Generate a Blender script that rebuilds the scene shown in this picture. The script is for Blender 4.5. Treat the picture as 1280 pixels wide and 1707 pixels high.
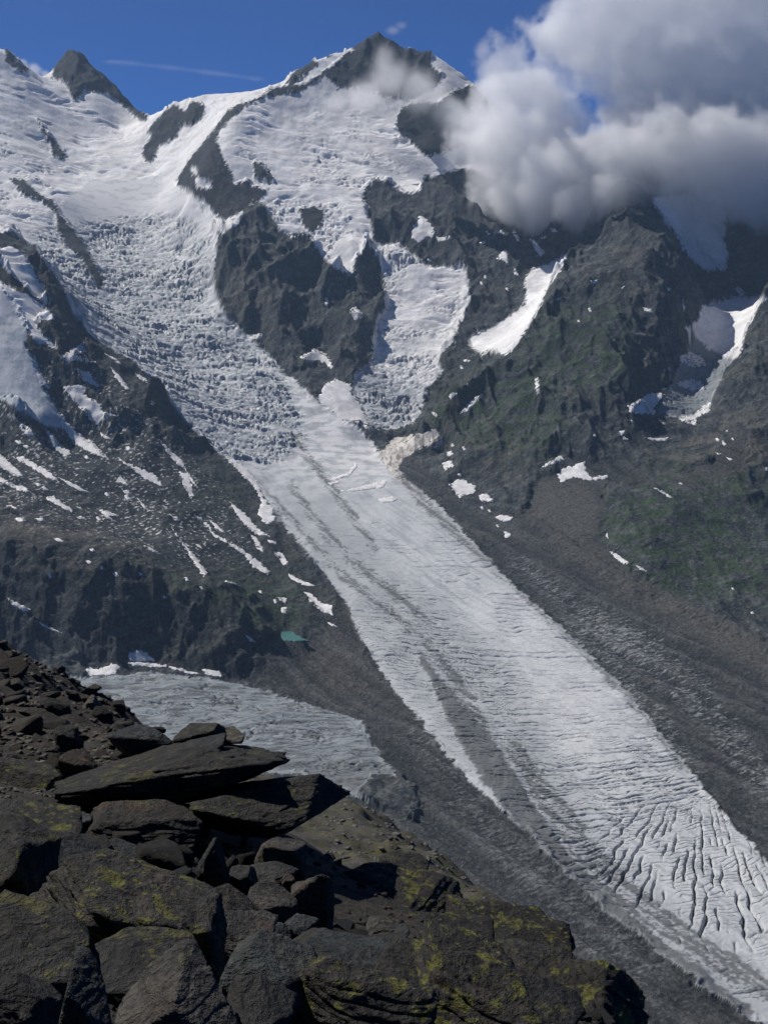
import bpy, math, random
import numpy as np
from mathutils import Vector, Matrix
from mathutils.geometry import delaunay_2d_cdt

# ------------------------------------------------------------------ scene, camera, light
scene = bpy.context.scene
for o in list(bpy.data.objects):
    bpy.data.objects.remove(o, do_unlink=True)
COL = scene.collection

W, H, FPX = 1280.0, 1707.0, 2250.0            # the photograph's frame and focal length in its pixels
PITCH = math.radians(-10.9)
CP, SP = math.cos(PITCH), math.sin(PITCH)

cam_data = bpy.data.cameras.new('camera')
cam = bpy.data.objects.new('camera', cam_data)
COL.objects.link(cam)
cam.location = (0, 0, 0)
cam.rotation_euler = (math.radians(90) + PITCH, 0, 0)
cam_data.sensor_fit = 'VERTICAL'
cam_data.sensor_height = 24.0
cam_data.lens = 24.0 * FPX / H
cam_data.clip_start = 0.1
cam_data.clip_end = 60000
scene.camera = cam

SUN_EL = math.radians(49)
SUN_AZ = math.radians(56)                     # degrees to the left of the viewing direction (+Y)
sun_dir = Vector((-math.sin(SUN_AZ) * math.cos(SUN_EL), math.cos(SUN_AZ) * math.cos(SUN_EL), math.sin(SUN_EL)))

world = bpy.data.worlds.new('World')
scene.world = world
world.use_nodes = True
wt = world.node_tree
wt.nodes.clear()
w_out = wt.nodes.new('ShaderNodeOutputWorld')
w_bg = wt.nodes.new('ShaderNodeBackground')
w_sky = wt.nodes.new('ShaderNodeTexSky')
w_sky.sky_type = 'NISHITA'
w_sky.sun_disc = False
w_sky.sun_elevation = SUN_EL
w_sky.sun_rotation = -SUN_AZ
w_sky.altitude = 3200
w_sky.air_density = 0.6
w_sky.dust_density = 0.0
w_sky.ozone_density = 4.0
w_bg.inputs['Strength'].default_value = 0.065
w_mix = wt.nodes.new('ShaderNodeMix')             # the deep blue of thin high-alpine air
w_mix.data_type = 'RGBA'; w_mix.blend_type = 'MULTIPLY'; w_mix.inputs[0].default_value = 1.0
w_mix.inputs[7].default_value = (0.15, 0.49, 0.98, 1)
wt.links.new(w_sky.outputs[0], w_mix.inputs[6])
wt.links.new(w_mix.outputs[2], w_bg.inputs['Color'])
wt.links.new(w_bg.outputs[0], w_out.inputs['Surface'])

sun_data = bpy.data.lights.new('sun', 'SUN')
sun_data.energy = 4.7
sun_data.angle = math.radians(0.53)
sun_data.color = (1.0, 0.965, 0.92)
sun = bpy.data.objects.new('sun', sun_data)
COL.objects.link(sun)
sun.rotation_euler = sun_dir.to_track_quat('Z', 'Y').to_euler()

vs = scene.view_settings
vs.view_transform = 'Standard'
vs.look = 'None'
vs.exposure = 0.0
vs.gamma = 1.0
vs.use_curve_mapping = False
scene.render.engine = 'CYCLES'
cy = scene.cycles
cy.max_bounces = 20
cy.diffuse_bounces = 2
cy.glossy_bounces = 1
cy.transmission_bounces = 1
cy.transparent_max_bounces = 4
cy.volume_bounces = 20
cy.volume_step_rate = 2.5
cy.use_denoising = True
cy.denoiser = 'OPENIMAGEDENOISE'
cy.use_adaptive_sampling = True
cy.adaptive_threshold = 0.02

# ------------------------------------------------------------------ helpers
def tag(o, label, cat, group=None, kind=None):
    o['label'] = label
    o['category'] = cat
    if group: o['group'] = group
    if kind: o['kind'] = kind
    return o

def slope_of(py):
    """height over forward distance of the view ray through picture row py"""
    v = (H / 2 - py) / FPX
    return (SP + v * CP) / (CP - v * SP)

def pt(px, py, Y):
    """the place at forward distance Y seen at (px, py) of the photograph"""
    u = (px - W / 2) / FPX
    v = (H / 2 - py) / FPX
    t = Y / (CP - v * SP)
    return (t * u, Y, t * (SP + v * CP))

def project(X, Y, Z):
    d = Y * CP + Z * SP
    return W / 2 + FPX * X / d, H / 2 - FPX * (-Y * SP + Z * CP) / d

_rs = np.random.RandomState(7)
_perm = np.concatenate([_rs.permutation(4096)] * 2).astype(np.int32)
_g2 = (lambda a: np.stack([np.cos(a), np.sin(a)], 1))(_rs.rand(4096) * 2 * np.pi).astype(np.float32)
_g3 = _rs.randn(4096, 3).astype(np.float32)
_g3 /= np.linalg.norm(_g3, axis=1, keepdims=True)
_r1 = _rs.rand(4096).astype(np.float32)
_r2 = _rs.rand(4096).astype(np.float32)
_r3 = _rs.rand(4096).astype(np.float32)

def _h2(i, j, seed):
    return _perm[(_perm[(i + seed * 131) & 4095] + j) & 4095]

def noise2(x, y, seed=0):
    xi = np.floor(x); yi = np.floor(y)
    fx = (x - xi).astype(np.float32); fy = (y - yi).astype(np.float32)
    i = xi.astype(np.int32); j = yi.astype(np.int32)
    u = fx * fx * fx * (fx * (fx * 6 - 15) + 10); v = fy * fy * fy * (fy * (fy * 6 - 15) + 10)
    def d(a, b):
        g = _g2[_h2(i + a, j + b, seed)]
        return g[..., 0] * (fx - a) + g[..., 1] * (fy - b)
    n0 = d(0, 0); n0 = n0 + u * (d(1, 0) - n0)
    n1 = d(0, 1); n1 = n1 + u * (d(1, 1) - n1)
    return (n0 + v * (n1 - n0)) * 1.5

def noise3(x, y, z, seed=0):
    xi = np.floor(x); yi = np.floor(y); zi = np.floor(z)
    fx = (x - xi).astype(np.float32); fy = (y - yi).astype(np.float32); fz = (z - zi).astype(np.float32)
    i = xi.astype(np.int32); j = yi.astype(np.int32); k = zi.astype(np.int32)
    u = fx * fx * (3 - 2 * fx); v = fy * fy * (3 - 2 * fy); w = fz * fz * (3 - 2 * fz)
    def d(a, b, c):
        g = _g3[_perm[(_h2(i + a, j + b, seed) + k + c) & 4095]]
        return g[..., 0] * (fx - a) + g[..., 1] * (fy - b) + g[..., 2] * (fz - c)
    def plane(c):
        n0 = d(0, 0, c); n0 = n0 + u * (d(1, 0, c) - n0)
        n1 = d(0, 1, c); n1 = n1 + u * (d(1, 1, c) - n1)
        return n0 + v * (n1 - n0)
    p0 = plane(0)
    return (p0 + w * (plane(1) - p0)) * 1.5

def fbm2(x, y, octv=4, seed=0, gain=0.5):
    s = 0; a = 1.0
    for o in range(octv):
        s = s + a * noise2(x, y, seed + o); a *= gain; x = x * 2.03 + 17.1; y = y * 2.03 + 5.3
    return s

def ridged3(x, y, z, octv=5, seed=0, gain=0.5):
    s = 0; a = 1.0; prev = 1.0
    for o in range(octv):
        n = 1 - np.abs(noise3(x, y, z, seed + o)) * 2
        n = n * np.abs(n)
        s = s + a * n * prev
        prev = np.clip(n * 1.3 + 0.25, 0.15, 1)
        a *= gain; x = x * 2.07 + 3.7; y = y * 2.07 + 9.2; z = z * 2.07 + 1.3
    return s

def worley2(x, y, seed=0):
    """F1, F2 and the nearest cell's random number"""
    i = np.floor(x).astype(np.int32); j = np.floor(y).astype(np.int32)
    f1 = np.full(x.shape, 9.0, np.float32); f2 = f1.copy(); rid = np.zeros(x.shape, np.float32)
    for a in (-1, 0, 1):
        for b in (-1, 0, 1):
            h = _h2(i + a, j + b, seed)
            d = np.hypot(i + a + 0.1 + 0.8 * _r1[h] - x, j + b + 0.1 + 0.8 * _r2[h] - y).astype(np.float32)
            m = d < f1
            f2 = np.where(m, f1, np.minimum(f2, d))
            rid = np.where(m, _r3[h], rid)
            f1 = np.where(m, d, f1)
    return f1, f2, rid

def sstep(a, b, x):
    t = np.clip((x - a) / (b - a), 0, 1)
    return t * t * (3 - 2 * t)

def new_mesh(name, verts, faces_flat, nper, mats=(), smooth=True):
    """verts (N,3) array; faces_flat int array with nper corners for each face"""
    me = bpy.data.meshes.new(name)
    verts = np.ascontiguousarray(verts, np.float32)
    nf = len(faces_flat) // nper
    me.vertices.add(len(verts)); me.vertices.foreach_set('co', verts.ravel())
    me.loops.add(len(faces_flat)); me.loops.foreach_set('vertex_index', np.ascontiguousarray(faces_flat, np.int32))
    me.polygons.add(nf)
    me.polygons.foreach_set('loop_start', np.arange(0, nf * nper, nper, dtype=np.int32))
    me.update(calc_edges=True)
    if smooth:
        me.polygons.foreach_set('use_smooth', np.ones(nf, bool))
    for m in mats: me.materials.append(m)
    return me

def obj(name, me, parent=None):
    o = bpy.data.objects.new(name, me)
    COL.objects.link(o)
    if parent is not None: o.parent = parent
    return o
# ------------------------------------------------------------------ outlines of the larger snow patches
LS = 'snow patches on the left rock slope'; CS = 'snow patches on the central rock wall'; RS = 'snow patches on the right mountain'
PATCHES = (
  ([(56,590),(67,616),(84,639),(82,648),(67,639),(60,612)], 'narrow snow strip beside the right edge of the pale ice apron', LS),
  ([(116,584),(131,575),(142,571),(144,586),(127,590),(142,597),(161,605),(135,601),(112,603),(101,597),(109,590)], 'branched snow patch high on the left slope just under its crest', LS),
  ([(129,616),(150,620),(157,635),(169,642),(163,648),(150,639),(135,629)], 'small snow patch on dark rock below the branched one', LS),
  ([(105,646),(124,642),(139,642),(146,654),(139,657),(161,669),(176,687),(199,693),(172,695),(178,699),(161,708),(142,691),(124,669)], 'large tapering snow patch in the middle of the upper left slope', LS),
  ([(184,612),(199,624),(210,639),(217,648),(210,650),(195,631)], 'slanting snow streak just below the left crest', LS),
  ([(225,622),(244,631),(247,639),(234,633)], 'small snow patch on the left crest beside the icefall', LS),
  ([(174,588),(195,599),(207,612),(190,601),(180,594)], 'thin snow line along the left crest', LS),
  ([(94,680),(112,705),(131,722),(157,740),(184,766),(157,757),(124,740),(112,722)], 'long snow band running down from the tip of the ice apron', LS),
  ([(75,714),(90,725),(101,740),(124,759),(112,762),(86,744)], 'snow patch just below the lower edge of the ice apron', LS),
  ([(28,700),(50,712),(62,725),(48,728),(35,716)], 'small snow patch under the left end of the ice apron', LS),
  ([(167,721),(186,731),(180,733),(170,728)], 'small oval snow patch right of the long snow band', LS),
  ([(264,732),(285,751),(307,770),(309,781),(296,774),(276,751)], 'snow strip in the gully high on the right part of the left slope', LS),
  ([(300,785),(315,792),(324,826),(319,832),(307,811)], 'upright snow strip just below the gully strip', LS),
  ([(309,780),(318,793),(330,812),(325,810),(314,796)], 'hair-thin snow line beside the upright strip', LS),
  ([(195,762),(217,774),(244,785),(259,792),(272,811),(259,807),(240,796),(210,774)], 'long slanting snow patch in the centre of the left slope', LS),
  ([(0,755),(15,766),(22,777),(41,792),(26,794),(0,777),(-40,760),(-40,745)], 'snow patch cut by the left picture edge, upper of three', LS),
  ([(22,762),(41,762),(67,777),(86,789),(101,806),(79,796),(49,777)], 'long slanting snow patch right of the upper edge patch', LS),
  ([(0,794),(22,807),(41,811),(54,821),(34,819),(11,809),(-30,790)], 'snow patch at the left picture edge, below the upper one', LS),
  ([(99,796),(124,807),(150,821),(135,819),(112,807)], 'thin slanting snow streak in line with the long left patch', LS),
  ([(77,830),(90,826),(105,839),(122,849),(120,854),(97,843)], 'snow patch above the brown terrace at the far left', LS),
  ([(229,830),(251,852),(240,847)], 'small snow dart left of the long thin streak', LS),
  ([(201,794),(216,809),(193,804)], 'small forked snow patch below the centre of the left slope', LS),
  ([(165,849),(182,852),(199,859),(182,861),(193,870),(175,861)], 'forked snow patch above the shaded cliff', LS),
  ([(285,877),(300,896),(319,919),(334,937),(347,954),(341,962),(326,941),(307,911)], 'long thin snow streak running down the lower left slope', LS),
  ([(281,855),(298,864),(294,870)], 'little snow patch above the long thin streak', LS),
  ([(324,857),(345,870),(360,892),(394,909),(412,922),(435,937),(452,954),(446,959),(424,947),(409,926),(386,911),(360,896),(345,877)], 'longest snow tongue of the left slope, widening downhill', LS),
  ([(349,866),(363,875),(375,889),(360,881)], 'small snow branch above the longest tongue', LS),
  ([(369,960),(385,968),(401,977),(375,969)], 'thin snow crescent below the longest tongue', LS),
  ([(13,997),(30,1005),(52,1016),(45,1020),(22,1009)], 'snow strip on the ramp below the left shaded cliff', LS),
  ([(58,1033),(75,1041),(105,1056),(90,1052),(70,1043)], 'thin snow strip lower on the ramp below the left cliff', LS),
  ([(407,1056),(416,1060),(427,1071),(416,1069)], 'small snow patch at the right end of the shaded cliff top', LS),
  ([(240,909),(252,913),(264,921),(250,918)], 'small flat snow patch above the middle of the shaded cliff', LS),
  ([(326,907),(333,908),(339,915),(330,911)], 'small snow patch right of the long thin streak', LS),
  ([(382,836),(398,847),(412,859),(425,875),(435,885),(452,894),(427,891),(405,870),(390,852)], 'curved snow strip below the end of the left crest', LS),
  ([(416,889),(428,896),(438,912),(440,922),(430,915)], 'short snow strip under the curved one', LS),
  ([(369,751),(390,765),(412,781),(431,806),(440,830),(455,850),(460,864),(446,874),(436,868),(430,852),(436,838),(424,812),(400,788),(378,764)], 'bright snow bank between the left crest and the glacier edge', LS),
  ([(456,919),(471,922),(482,941),(471,941)], 'small snow patch on rubble beside the glacier edge', LS),
  ([(445,899),(460,903),(458,908),(449,905)], 'tiny snow patch between the glacier edge and the curved strip', LS),
  ([(481,956),(497,964),(526,977),(509,977),(486,966)], 'flat snow patch on rubble above the largest moraine patch', LS),
  ([(507,986),(520,990),(535,1005),(554,1009),(554,1027),(535,1018),(516,1001)], 'largest snow patch on the rubble above the pond', LS),
  ([(462,996),(479,997),(477,1007),(468,1002)], 'upper of two small snow patches above the pond', LS),
  ([(469,1012),(479,1012),(477,1023),(470,1022)], 'lower of two small snow patches above the pond', LS),
  ([(546,1037),(556,1040),(565,1046),(552,1043)], 'thin snow patch right of the pond', LS),
  ([(144,1112),(165,1116),(184,1108),(199,1110),(193,1125),(146,1127)], 'flat snow patch at the side glacier edge, leftmost', LS),
  ([(214,1091),(229,1084),(244,1087),(262,1102),(217,1102)], 'shaded snow cone at the foot of the dark cliff', LS),
  ([(208,1104),(262,1106),(300,1114),(337,1125),(319,1124),(277,1112),(225,1111)], 'long snow ribbon along the foot of the dark cliff', LS),
  ([(334,1114),(367,1119),(371,1129),(345,1125)], 'shaded snow patch at the right foot of the dark cliff', LS),
  ([(582,516),(593,511),(606,526),(604,530),(591,534)], 'square snow patch on the right pillar of the buttress', CS),
  ([(541,496),(546,495),(548,508),(543,510)], 'tiny snow patch in the gully of the buttress', CS),
  ([(501,596),(525,580),(545,590),(557,615),(550,615),(530,600),(515,603)], 'faint forked snow patch low on the buttress', CS),
  ([(412,558),(437,556),(435,566),(415,566)], 'snow pocket at the left foot of the buttress', CS),
  ([(685,397),(689,375),(700,360),(711,364),(726,386),(719,397),(711,394),(700,405)], 'fan-shaped snow patch on the central rock wall', CS),
  ([(726,394),(737,396),(752,392),(752,399),(730,403)], 'flat snow patch right of the fan-shaped one', CS),
  ([(827,388),(839,382),(841,390)], 'small snow patch below the cloud on the central wall', CS),
  ([(798,405),(810,400),(808,407)], 'small snow patch left below the one under the cloud', CS),
  ([(827,431),(839,416),(846,420),(848,442),(839,435)], 'triangular snow patch above the snow couloir', CS),
  ([(852,390),(857,379),(869,405),(862,402)], 'narrow snow wedge just under the cloud base', CS),
  ([(856,446),(860,448),(865,461),(858,458)], 'small snow strip below the triangular patch', CS),
  ([(882,398),(890,400),(907,420),(902,429),(890,415)], 'slanting snow strip above the head of the couloir', CS),
  ([(916,381),(924,380),(929,386),(920,388)], 'small snow patch at the cloud edge above the couloir head', CS),
  ([(899,396),(912,393),(906,399)], 'tiny snow patch left of the couloir head', CS),
  ([(747,661),(754,654),(763,656),(752,667)], 'oval snow patch right of the short steep glacier', CS),
  ([(767,689),(782,669),(803,656),(805,658),(779,686)], 'slanting snow streak right of the oval patch', CS),
  ([(771,599),(784,600),(782,604),(773,603)], 'small snow patch below the foot of the couloir snow', CS),
  ([(719,686),(726,688),(730,695),(722,692)], 'small snow dash at the right edge of the short glacier foot', CS),
  ([(527,665),(544,639),(561,631),(576,639),(584,639),(587,657),(604,676),(610,699),(617,714),(616,719),(599,706),(569,699),(550,684)], 'broad snow cone below the buttress between the two glaciers', CS),
  ([(743,755),(752,751),(756,757),(747,761)], 'uppermost small snow patch in the grey hollow', CS),
  ([(737,772),(752,766),(758,777),(741,785)], 'second small snow patch down in the grey hollow', CS),
  ([(747,807),(760,800),(771,800),(794,811),(790,822),(764,830)], 'largest dusty snow patch on the rubble right of the glacier', CS),
  ([(797,826),(812,822),(822,837),(801,836)], 'dusty snow patch below the largest dusty one', CS),
  ([(824,862),(835,858),(855,862),(850,868),(838,870)], 'small broken snow patch further down the rubble', CS),
  ([(839,885),(852,890),(850,894),(842,897)], 'lowest small snow patch on the rubble right of the glacier', CS),
  ([(1222,480),(1230,478),(1244,490),(1235,494)], 'small snow patch above the shaded cirque snowfield', RS),
  ([(1130,594),(1149,586),(1171,597),(1175,609),(1152,611),(1134,603)], 'upper snow patch on the cirque glacier', RS),
  ([(1126,637),(1152,631),(1167,635),(1179,650),(1152,650),(1132,644)], 'middle snow patch on the cirque glacier', RS),
  ([(1044,678),(1085,654),(1109,657),(1089,680),(1091,691),(1055,689)], 'snow patch at the left foot of the cirque glacier', RS),
  ([(1130,697),(1160,689),(1179,669),(1186,672),(1179,687),(1162,695),(1160,710),(1137,702)], 'winged snow patch at the right foot of the cirque glacier', RS),
  ([(1074,729),(1096,731),(1115,729),(1107,736),(1085,734)], 'flat snow streak below the cirque glacier', RS),
  ([(1032,719),(1041,717),(1038,727),(1048,733),(1040,734)], 'small crooked snow patch left below the cirque glacier', RS),
  ([(929,789),(939,781),(961,774),(974,768),(976,787),(987,796),(1012,792),(1014,796),(980,801),(957,794),(935,804)], 'largest lone snow patch low on the right mountain', RS),
  ([(903,779),(912,772),(935,759),(941,766),(916,776)], 'narrow snow strip left of the largest lone patch', RS),
  ([(983,468),(999,465),(990,474)], 'small snow patch high on the right shoulder', RS),
  ([(1034,480),(1043,474),(1037,482)], 'tiny snow patch right of the one on the shoulder', RS),
  ([(926,498),(942,495),(930,501)], 'small snow dash beside the couloir snow', RS),
  ([(1070,513),(1085,515),(1087,521),(1073,518)], 'small snow patch in the middle of the right shoulder', RS),
  ([(891,632),(897,628),(899,655),(894,660)], 'upright snow sliver in the shaded notch of the right mountain', RS),
  ([(1208,719),(1214,714),(1212,721)], 'tiny snow patch on the slope right of the cirque', RS),
  ([(1190,753),(1203,757),(1196,758)], 'thin snow dash on the far right slope', RS),
  ([(1210,762),(1222,766),(1216,768)], 'thin snow dash below the other far right one', RS),
  ([(1089,813),(1106,819),(1122,830),(1112,828)], 'snow streak above the green knoll', RS),
  ([(1015,919),(1026,922),(1048,938),(1042,941),(1022,928)], 'snow strip where the green knoll meets the moraine', RS),
  ([(1059,943),(1070,946),(1078,953),(1066,950)], 'short snow strip right of the knoll-foot strip', RS),
)
POND = [(464,1059),(471,1053),(488,1052),(501,1061),(516,1068),(471,1069)]
FAN = [(655,730),(700,722),(726,714),(737,728),(737,744),(692,751),(670,770),(662,785),(681,808),(670,804),(651,789),(629,755),(644,747)]

# ------------------------------------------------------------------ the lie of the land
PROF_Y = np.array([600, 1000, 1250, 1500, 1760, 2000, 2300, 2600, 3000, 3400, 3700, 3900, 4250, 4900, 5350, 5900, 6500])
PROF_Z = np.array([-955, -945, -932, -915, -899, -884, -861, -833, -776, -692, -622, -575, -408, -126, 89, 425, 617])
_yy = np.arange(900, 6500, 2.0)
_zz = np.interp(_yy, PROF_Y, PROF_Z)

def valley(px, py, dz=0):
    """place where the view ray through a pixel meets the valley glacier's long profile"""
    k = np.nonzero(slope_of(py) * _yy <= _zz + dz)[0]
    Y = _yy[k[0]] if len(k) else 6400.0
    return pt(px, py, float(Y))

ctrl = []
def pts(*l):
    for p in l: ctrl.append(pt(*p))
def line(*l, step=70.0):
    P = [np.array(pt(*p)) for p in l]
    for a, b in zip(P[:-1], P[1:]):
        n = max(1, int(np.linalg.norm(b - a) / step))
        for k in range(n): ctrl.append(tuple(a + (b - a) * k / n))
    ctrl.append(tuple(P[-1]))
def floor_pts(*l):
    for p in l: ctrl.append(valley(*p))

# valley floor: main glacier, side glacier, debris belts
floor_pts((1280,1690),(1100,1560),(1280,1500),(1180,1450),(1000,1450),(1280,1350),(1150,1320),(1000,1280),(880,1330),
          (1100,1200),(950,1150),(830,1200),(720,1190),(900,1050),(780,1050),(650,1080),(800,960),(700,960),(600,990),
          (720,880),(640,870),(540,890),(650,800),(570,800),(500,815),(1400,1600),(1450,1350),(1280,1250),(1200,1150),
          (1100,1060),(1400,1200),(980,1000),(870,930),(780,850),(720,1330),(600,1250),(450,1185),(300,1140),(150,1140),(0,1150),(-200,1160),
          (900,1480),(1050,1600),(1200,1707),(800,1400),(480,740),(420,700),(350,640),(400,640),(300,600),(430,620),(230,540),(300,540),(350,560),(180,500),(250,480),(330,480),
          (220,430),(300,420),(160,420),(200,380),(300,370),(190,330),(270,320),(180,260),(210,225),(150,240))
# hidden ground between the near slope and the valley
for X in (-500, -250, 0, 250, 500):
    ctrl.append((X, 1230, -935 + 0.1 * max(0, -X)))
    ctrl.append((X, 900, -780 - 0.1 * X)); ctrl.append((X, 600, -560 - 0.15 * X))

# rock slope on the left: crest against the icefall
line((-220,330,4550),(0,395,4300),(60,430,4260),(90,490,4220),(130,560,4150),(200,600,4060),(260,640,3980),(300,700,3880),(350,750,3790),(400,790,3690),(432,825,3610))
pts((430,860,3470),(455,880,3420))
line((0,900,2820),(80,915,2800),(150,950,2770),(220,960,2770),(300,990,2760),(380,1010,2760),(430,1060,2715),(452,1115,2650))
line((-200,1090,2700),(0,1085,2690),(140,1108,2660),(250,1108,2665),(400,1133,2630),(460,1158,2570))
pts((-200,880,2900),(30,990,2745),(120,1030,2715),(250,1050,2715),(350,1075,2690),
    (0,480,4030),(60,560,3910),(30,600,3840),(70,690,3700),(0,660,3740),(120,740,3700),(0,760,3560),(100,800,3440),(0,850,3200),
    (170,620,3920),(190,690,3760),(230,660,3850),(280,740,3740),(330,790,3620),(380,830,3540),(200,780,3560),(260,820,3470),(310,870,3370),
    (150,860,3270),(230,900,3150),(350,930,3150),(400,920,3230),(450,980,3080),(380,985,2850),(480,1050,2860),(520,1010,3000),(480,920,3270),
    (560,1080,2780),(600,1140,2620),(520,1150,2600),(640,1190,2470),(500,1100,2720),(-200,700,3750),(-200,550,4080))
# left snow slopes behind the icefall and the dark pyramid peak
line((-250,20,6350),(-60,60,6350),(0,80,6350),(20,88,6330),(48,120,6300),(70,140,6320))
pts((0,130,6170),(-100,110,6170),(30,150,6120))
line((75,148,6250),(87,128,6480),(97,108,6600),(112,90,6680),(125,85,6700),(140,92,6690),(160,115,6640),(185,140,6580),(215,175,6520),(238,198,6470))
pts((110,175,6250),(150,185,6250),(60,180,6080),(90,240,5900),(40,250,5720),(0,180,5960),(0,300,5450),(60,300,5500),(100,330,5380),(40,360,5200),(90,390,5150),(0,370,5050),(-200,300,5300),(-200,150,5850),
    (130,420,5010),(170,470,4880),(90,440,4900),(120,500,4650),(200,215,6250),(130,290,5750))
# skyline of the central massif
line((238,198,6470),(262,190,6250),(292,172,6080),(340,158,6000),(400,152,5950),(450,144,5920),(480,128,5920),(525,100,5930),(560,90,5950),(588,84,5970),(610,70,5990),(630,60,6000),(648,68,5990),(662,80,5970),(690,86,5950),(719,88,5930),(745,105,5900),(775,128,5880),(800,146,5870),(835,190,5850),(880,240,5850),(950,255,5900),(1000,290,5950),(1100,300,6000),(1250,300,6000),(1450,300,6000))
# rib from the skyline down to the buttress
line((480,150,5800),(430,165,5720),(390,188,5640),(365,220,5520),(345,260,5400),(330,300,5300),(370,340,5180),(400,350,5120))
pts((250,250,5950),(300,220,5900),(300,270,5700),(340,200,5850),(420,230,5520),(470,210,5620),(520,180,5720),(560,150,5800),(620,130,5850),(690,150,5820),(450,280,5330),(500,250,5500),(550,280,5400),
    (600,200,5680),(640,240,5560),(650,300,5330),(700,300,5330),(590,310,5280),(520,320,5220),(560,350,5120),(740,170,5720),(760,200,5680),(700,230,5620),(800,220,5650),(740,270,5430),
    (480,350,5120),(470,380,5020),(540,390,4990),(580,440,4830),(520,300,5300))
# the buttress
line((400,355,5080),(385,400,4960),(375,450,4830),(378,500,4730),(400,545,4640))
line((440,400,4950),(450,470,4740),(470,540,4560),(490,600,4420),(500,640,4310))
line((505,400,4960),(520,470,4800),(535,530,4660),(545,590,4520),(550,620,4430))
line((590,400,4930),(600,450,4800),(595,520,4610),(580,570,4480),(575,625,4330))
line((355,480,4880),(380,530,4720),(430,578,4560),(500,645,4300),(535,668,4200))
line((622,400,4980),(640,450,4860),(640,500,4730),(622,550,4570),(618,605,4430))
pts((560,670,4200),(600,700,4110),(650,420,4900),(700,440,4850),(770,470,4760),(700,520,4650),(750,540,4600),(660,560,4540),(720,580,4480),(670,610,4420),(660,680,4240),(700,660,4270),(640,745,4010),(700,730,4020),(740,760,3900))
# rock band right of the hanging glaciers
pts((620,330,5200),(700,330,5180),(800,310,5180),(760,400,4950),(700,390,4980),(850,360,5050),(830,430,4800),(790,480,4700),(840,480,4650),(770,560,4480),(740,620,4330),(720,680,4180),(900,330,5150),(880,400,4900),(920,400,4850),(860,440,4760))
pts((935,440,4760),(900,480,4620),(880,520,4500),(840,560,4420),(800,580,4370))
# right-hand ridge
line((1250,230,5300),(1160,260,5100),(1100,300,4880),(1080,330,4720),(1070,380,4560),(1020,415,4480),(960,440,4420),(935,480,4330),(900,530,4240),(860,590,4130),(800,625,4080),(740,670,4020),(705,715,3960))
pts((1000,470,4270),(1050,440,4380),(1020,540,4060),(950,580,4010),(900,620,3960),(870,680,3870),(950,680,3770),(800,700,3900),(770,740,3830),(850,760,3740),(930,740,3660),(1000,640,3840),(1000,740,3640))
line((1130,400,4480),(1125,460,4340),(1110,520,4180),(1095,590,4030),(1060,650,3880),(1020,690,3760))
pts((1150,430,4700),(1170,400,4950),(1200,440,4900),(1180,480,4780),(1150,520,4560),(1210,540,4480),(1250,500,4620),(1150,600,4230),(1180,600,4220),(1200,600,4240),(1140,650,4030),(1170,650,4020),(1080,690,3830),(1150,700,3850),(1100,740,3700),(1050,760,3610),
    (1180,340,5100),(1240,300,5250),(1280,420,5000))
line((1450,380,4600),(1280,490,4330),(1240,570,4140),(1205,630,4000),(1185,690,3850),(1150,730,3710))
pts((1250,680,3700),(1270,600,3880),(1230,760,3520),(1180,790,3470),(1280,850,3330),(1450,600,3900),(1450,850,3300),(960,790,3540),(1010,800,3490),(900,830,3480),(860,850,3480),(800,830,3560),(900,790,3580),(1080,800,3480))
line((1010,840,3360),(1080,815,3390),(1160,830,3340),(1230,860,3290),(1300,890,3230))
pts((1030,900,3200),(1100,900,3170),(1180,910,3140),(1260,940,3080),(1100,950,3060),(1200,990,2980),(1280,990,2980))
line((885,870,3370),(960,920,3190),(1060,985,2985),(1130,1015,2880),(1200,1040,2800),(1280,1090,2640),(1400,1180,2400))
pts((1100,1000,2960),(1250,1040,2830),(1400,1080,2750))

for x, y, Y, dY, dz in ((-250,20,6350,350,-260),(-60,60,6350,350,-200),(0,80,6350,320,-160),(45,118,6310,250,-60),(100,100,6640,300,-330),(125,85,6700,300,-330),(160,115,6640,300,-260),(215,175,6520,300,-150),(238,198,6470,350,-90),
                        (292,172,6080,300,-150),(340,158,6000,300,-160),(400,152,5950,300,-170),(450,144,5920,300,-170),(525,100,5930,280,-190),(588,84,5970,280,-220),(630,60,6000,280,-230),(690,86,5950,280,-220),(719,88,5930,280,-220),(775,128,5880,280,-210),(835,190,5850,280,-200),
                        (880,240,5850,300,-200),(1000,290,5950,300,-200),(1100,300,6000,300,-200),(1250,300,6000,300,-200),(1450,300,6000,300,-200)):
    a = pt(x, y, Y); ctrl.append((a[0] * (1 + dY / Y), Y + dY, a[2] + dz)); ctrl.append((a[0] * (1 + 2.6 * dY / Y), Y + 2.6 * dY, a[2] + 2.2 * dz))
CT = np.array(ctrl)
_keep = [0]
for k in range(1, len(CT)):                       # drop near-duplicates
    d = np.hypot(CT[_keep, 0] - CT[k, 0], CT[_keep, 1] - CT[k, 1])
    if d.min() > 14: _keep.append(k)
CT = CT[_keep]
_n = len(CT)
_d = np.hypot(CT[:, None, 0] - CT[None, :, 0], CT[:, None, 1] - CT[None, :, 1])
_A = np.zeros((_n + 3, _n + 3))
_A[:_n, :_n] = -_d / 1000 - np.eye(_n) * 0.004
_A[:_n, _n] = 1; _A[:_n, _n + 1] = CT[:, 0] / 1000; _A[:_n, _n + 2] = CT[:, 1] / 1000
_A[_n:, :_n] = _A[:_n, _n:].T
_wt = np.linalg.solve(_A, np.concatenate([CT[:, 2], [0, 0, 0]]))

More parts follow.
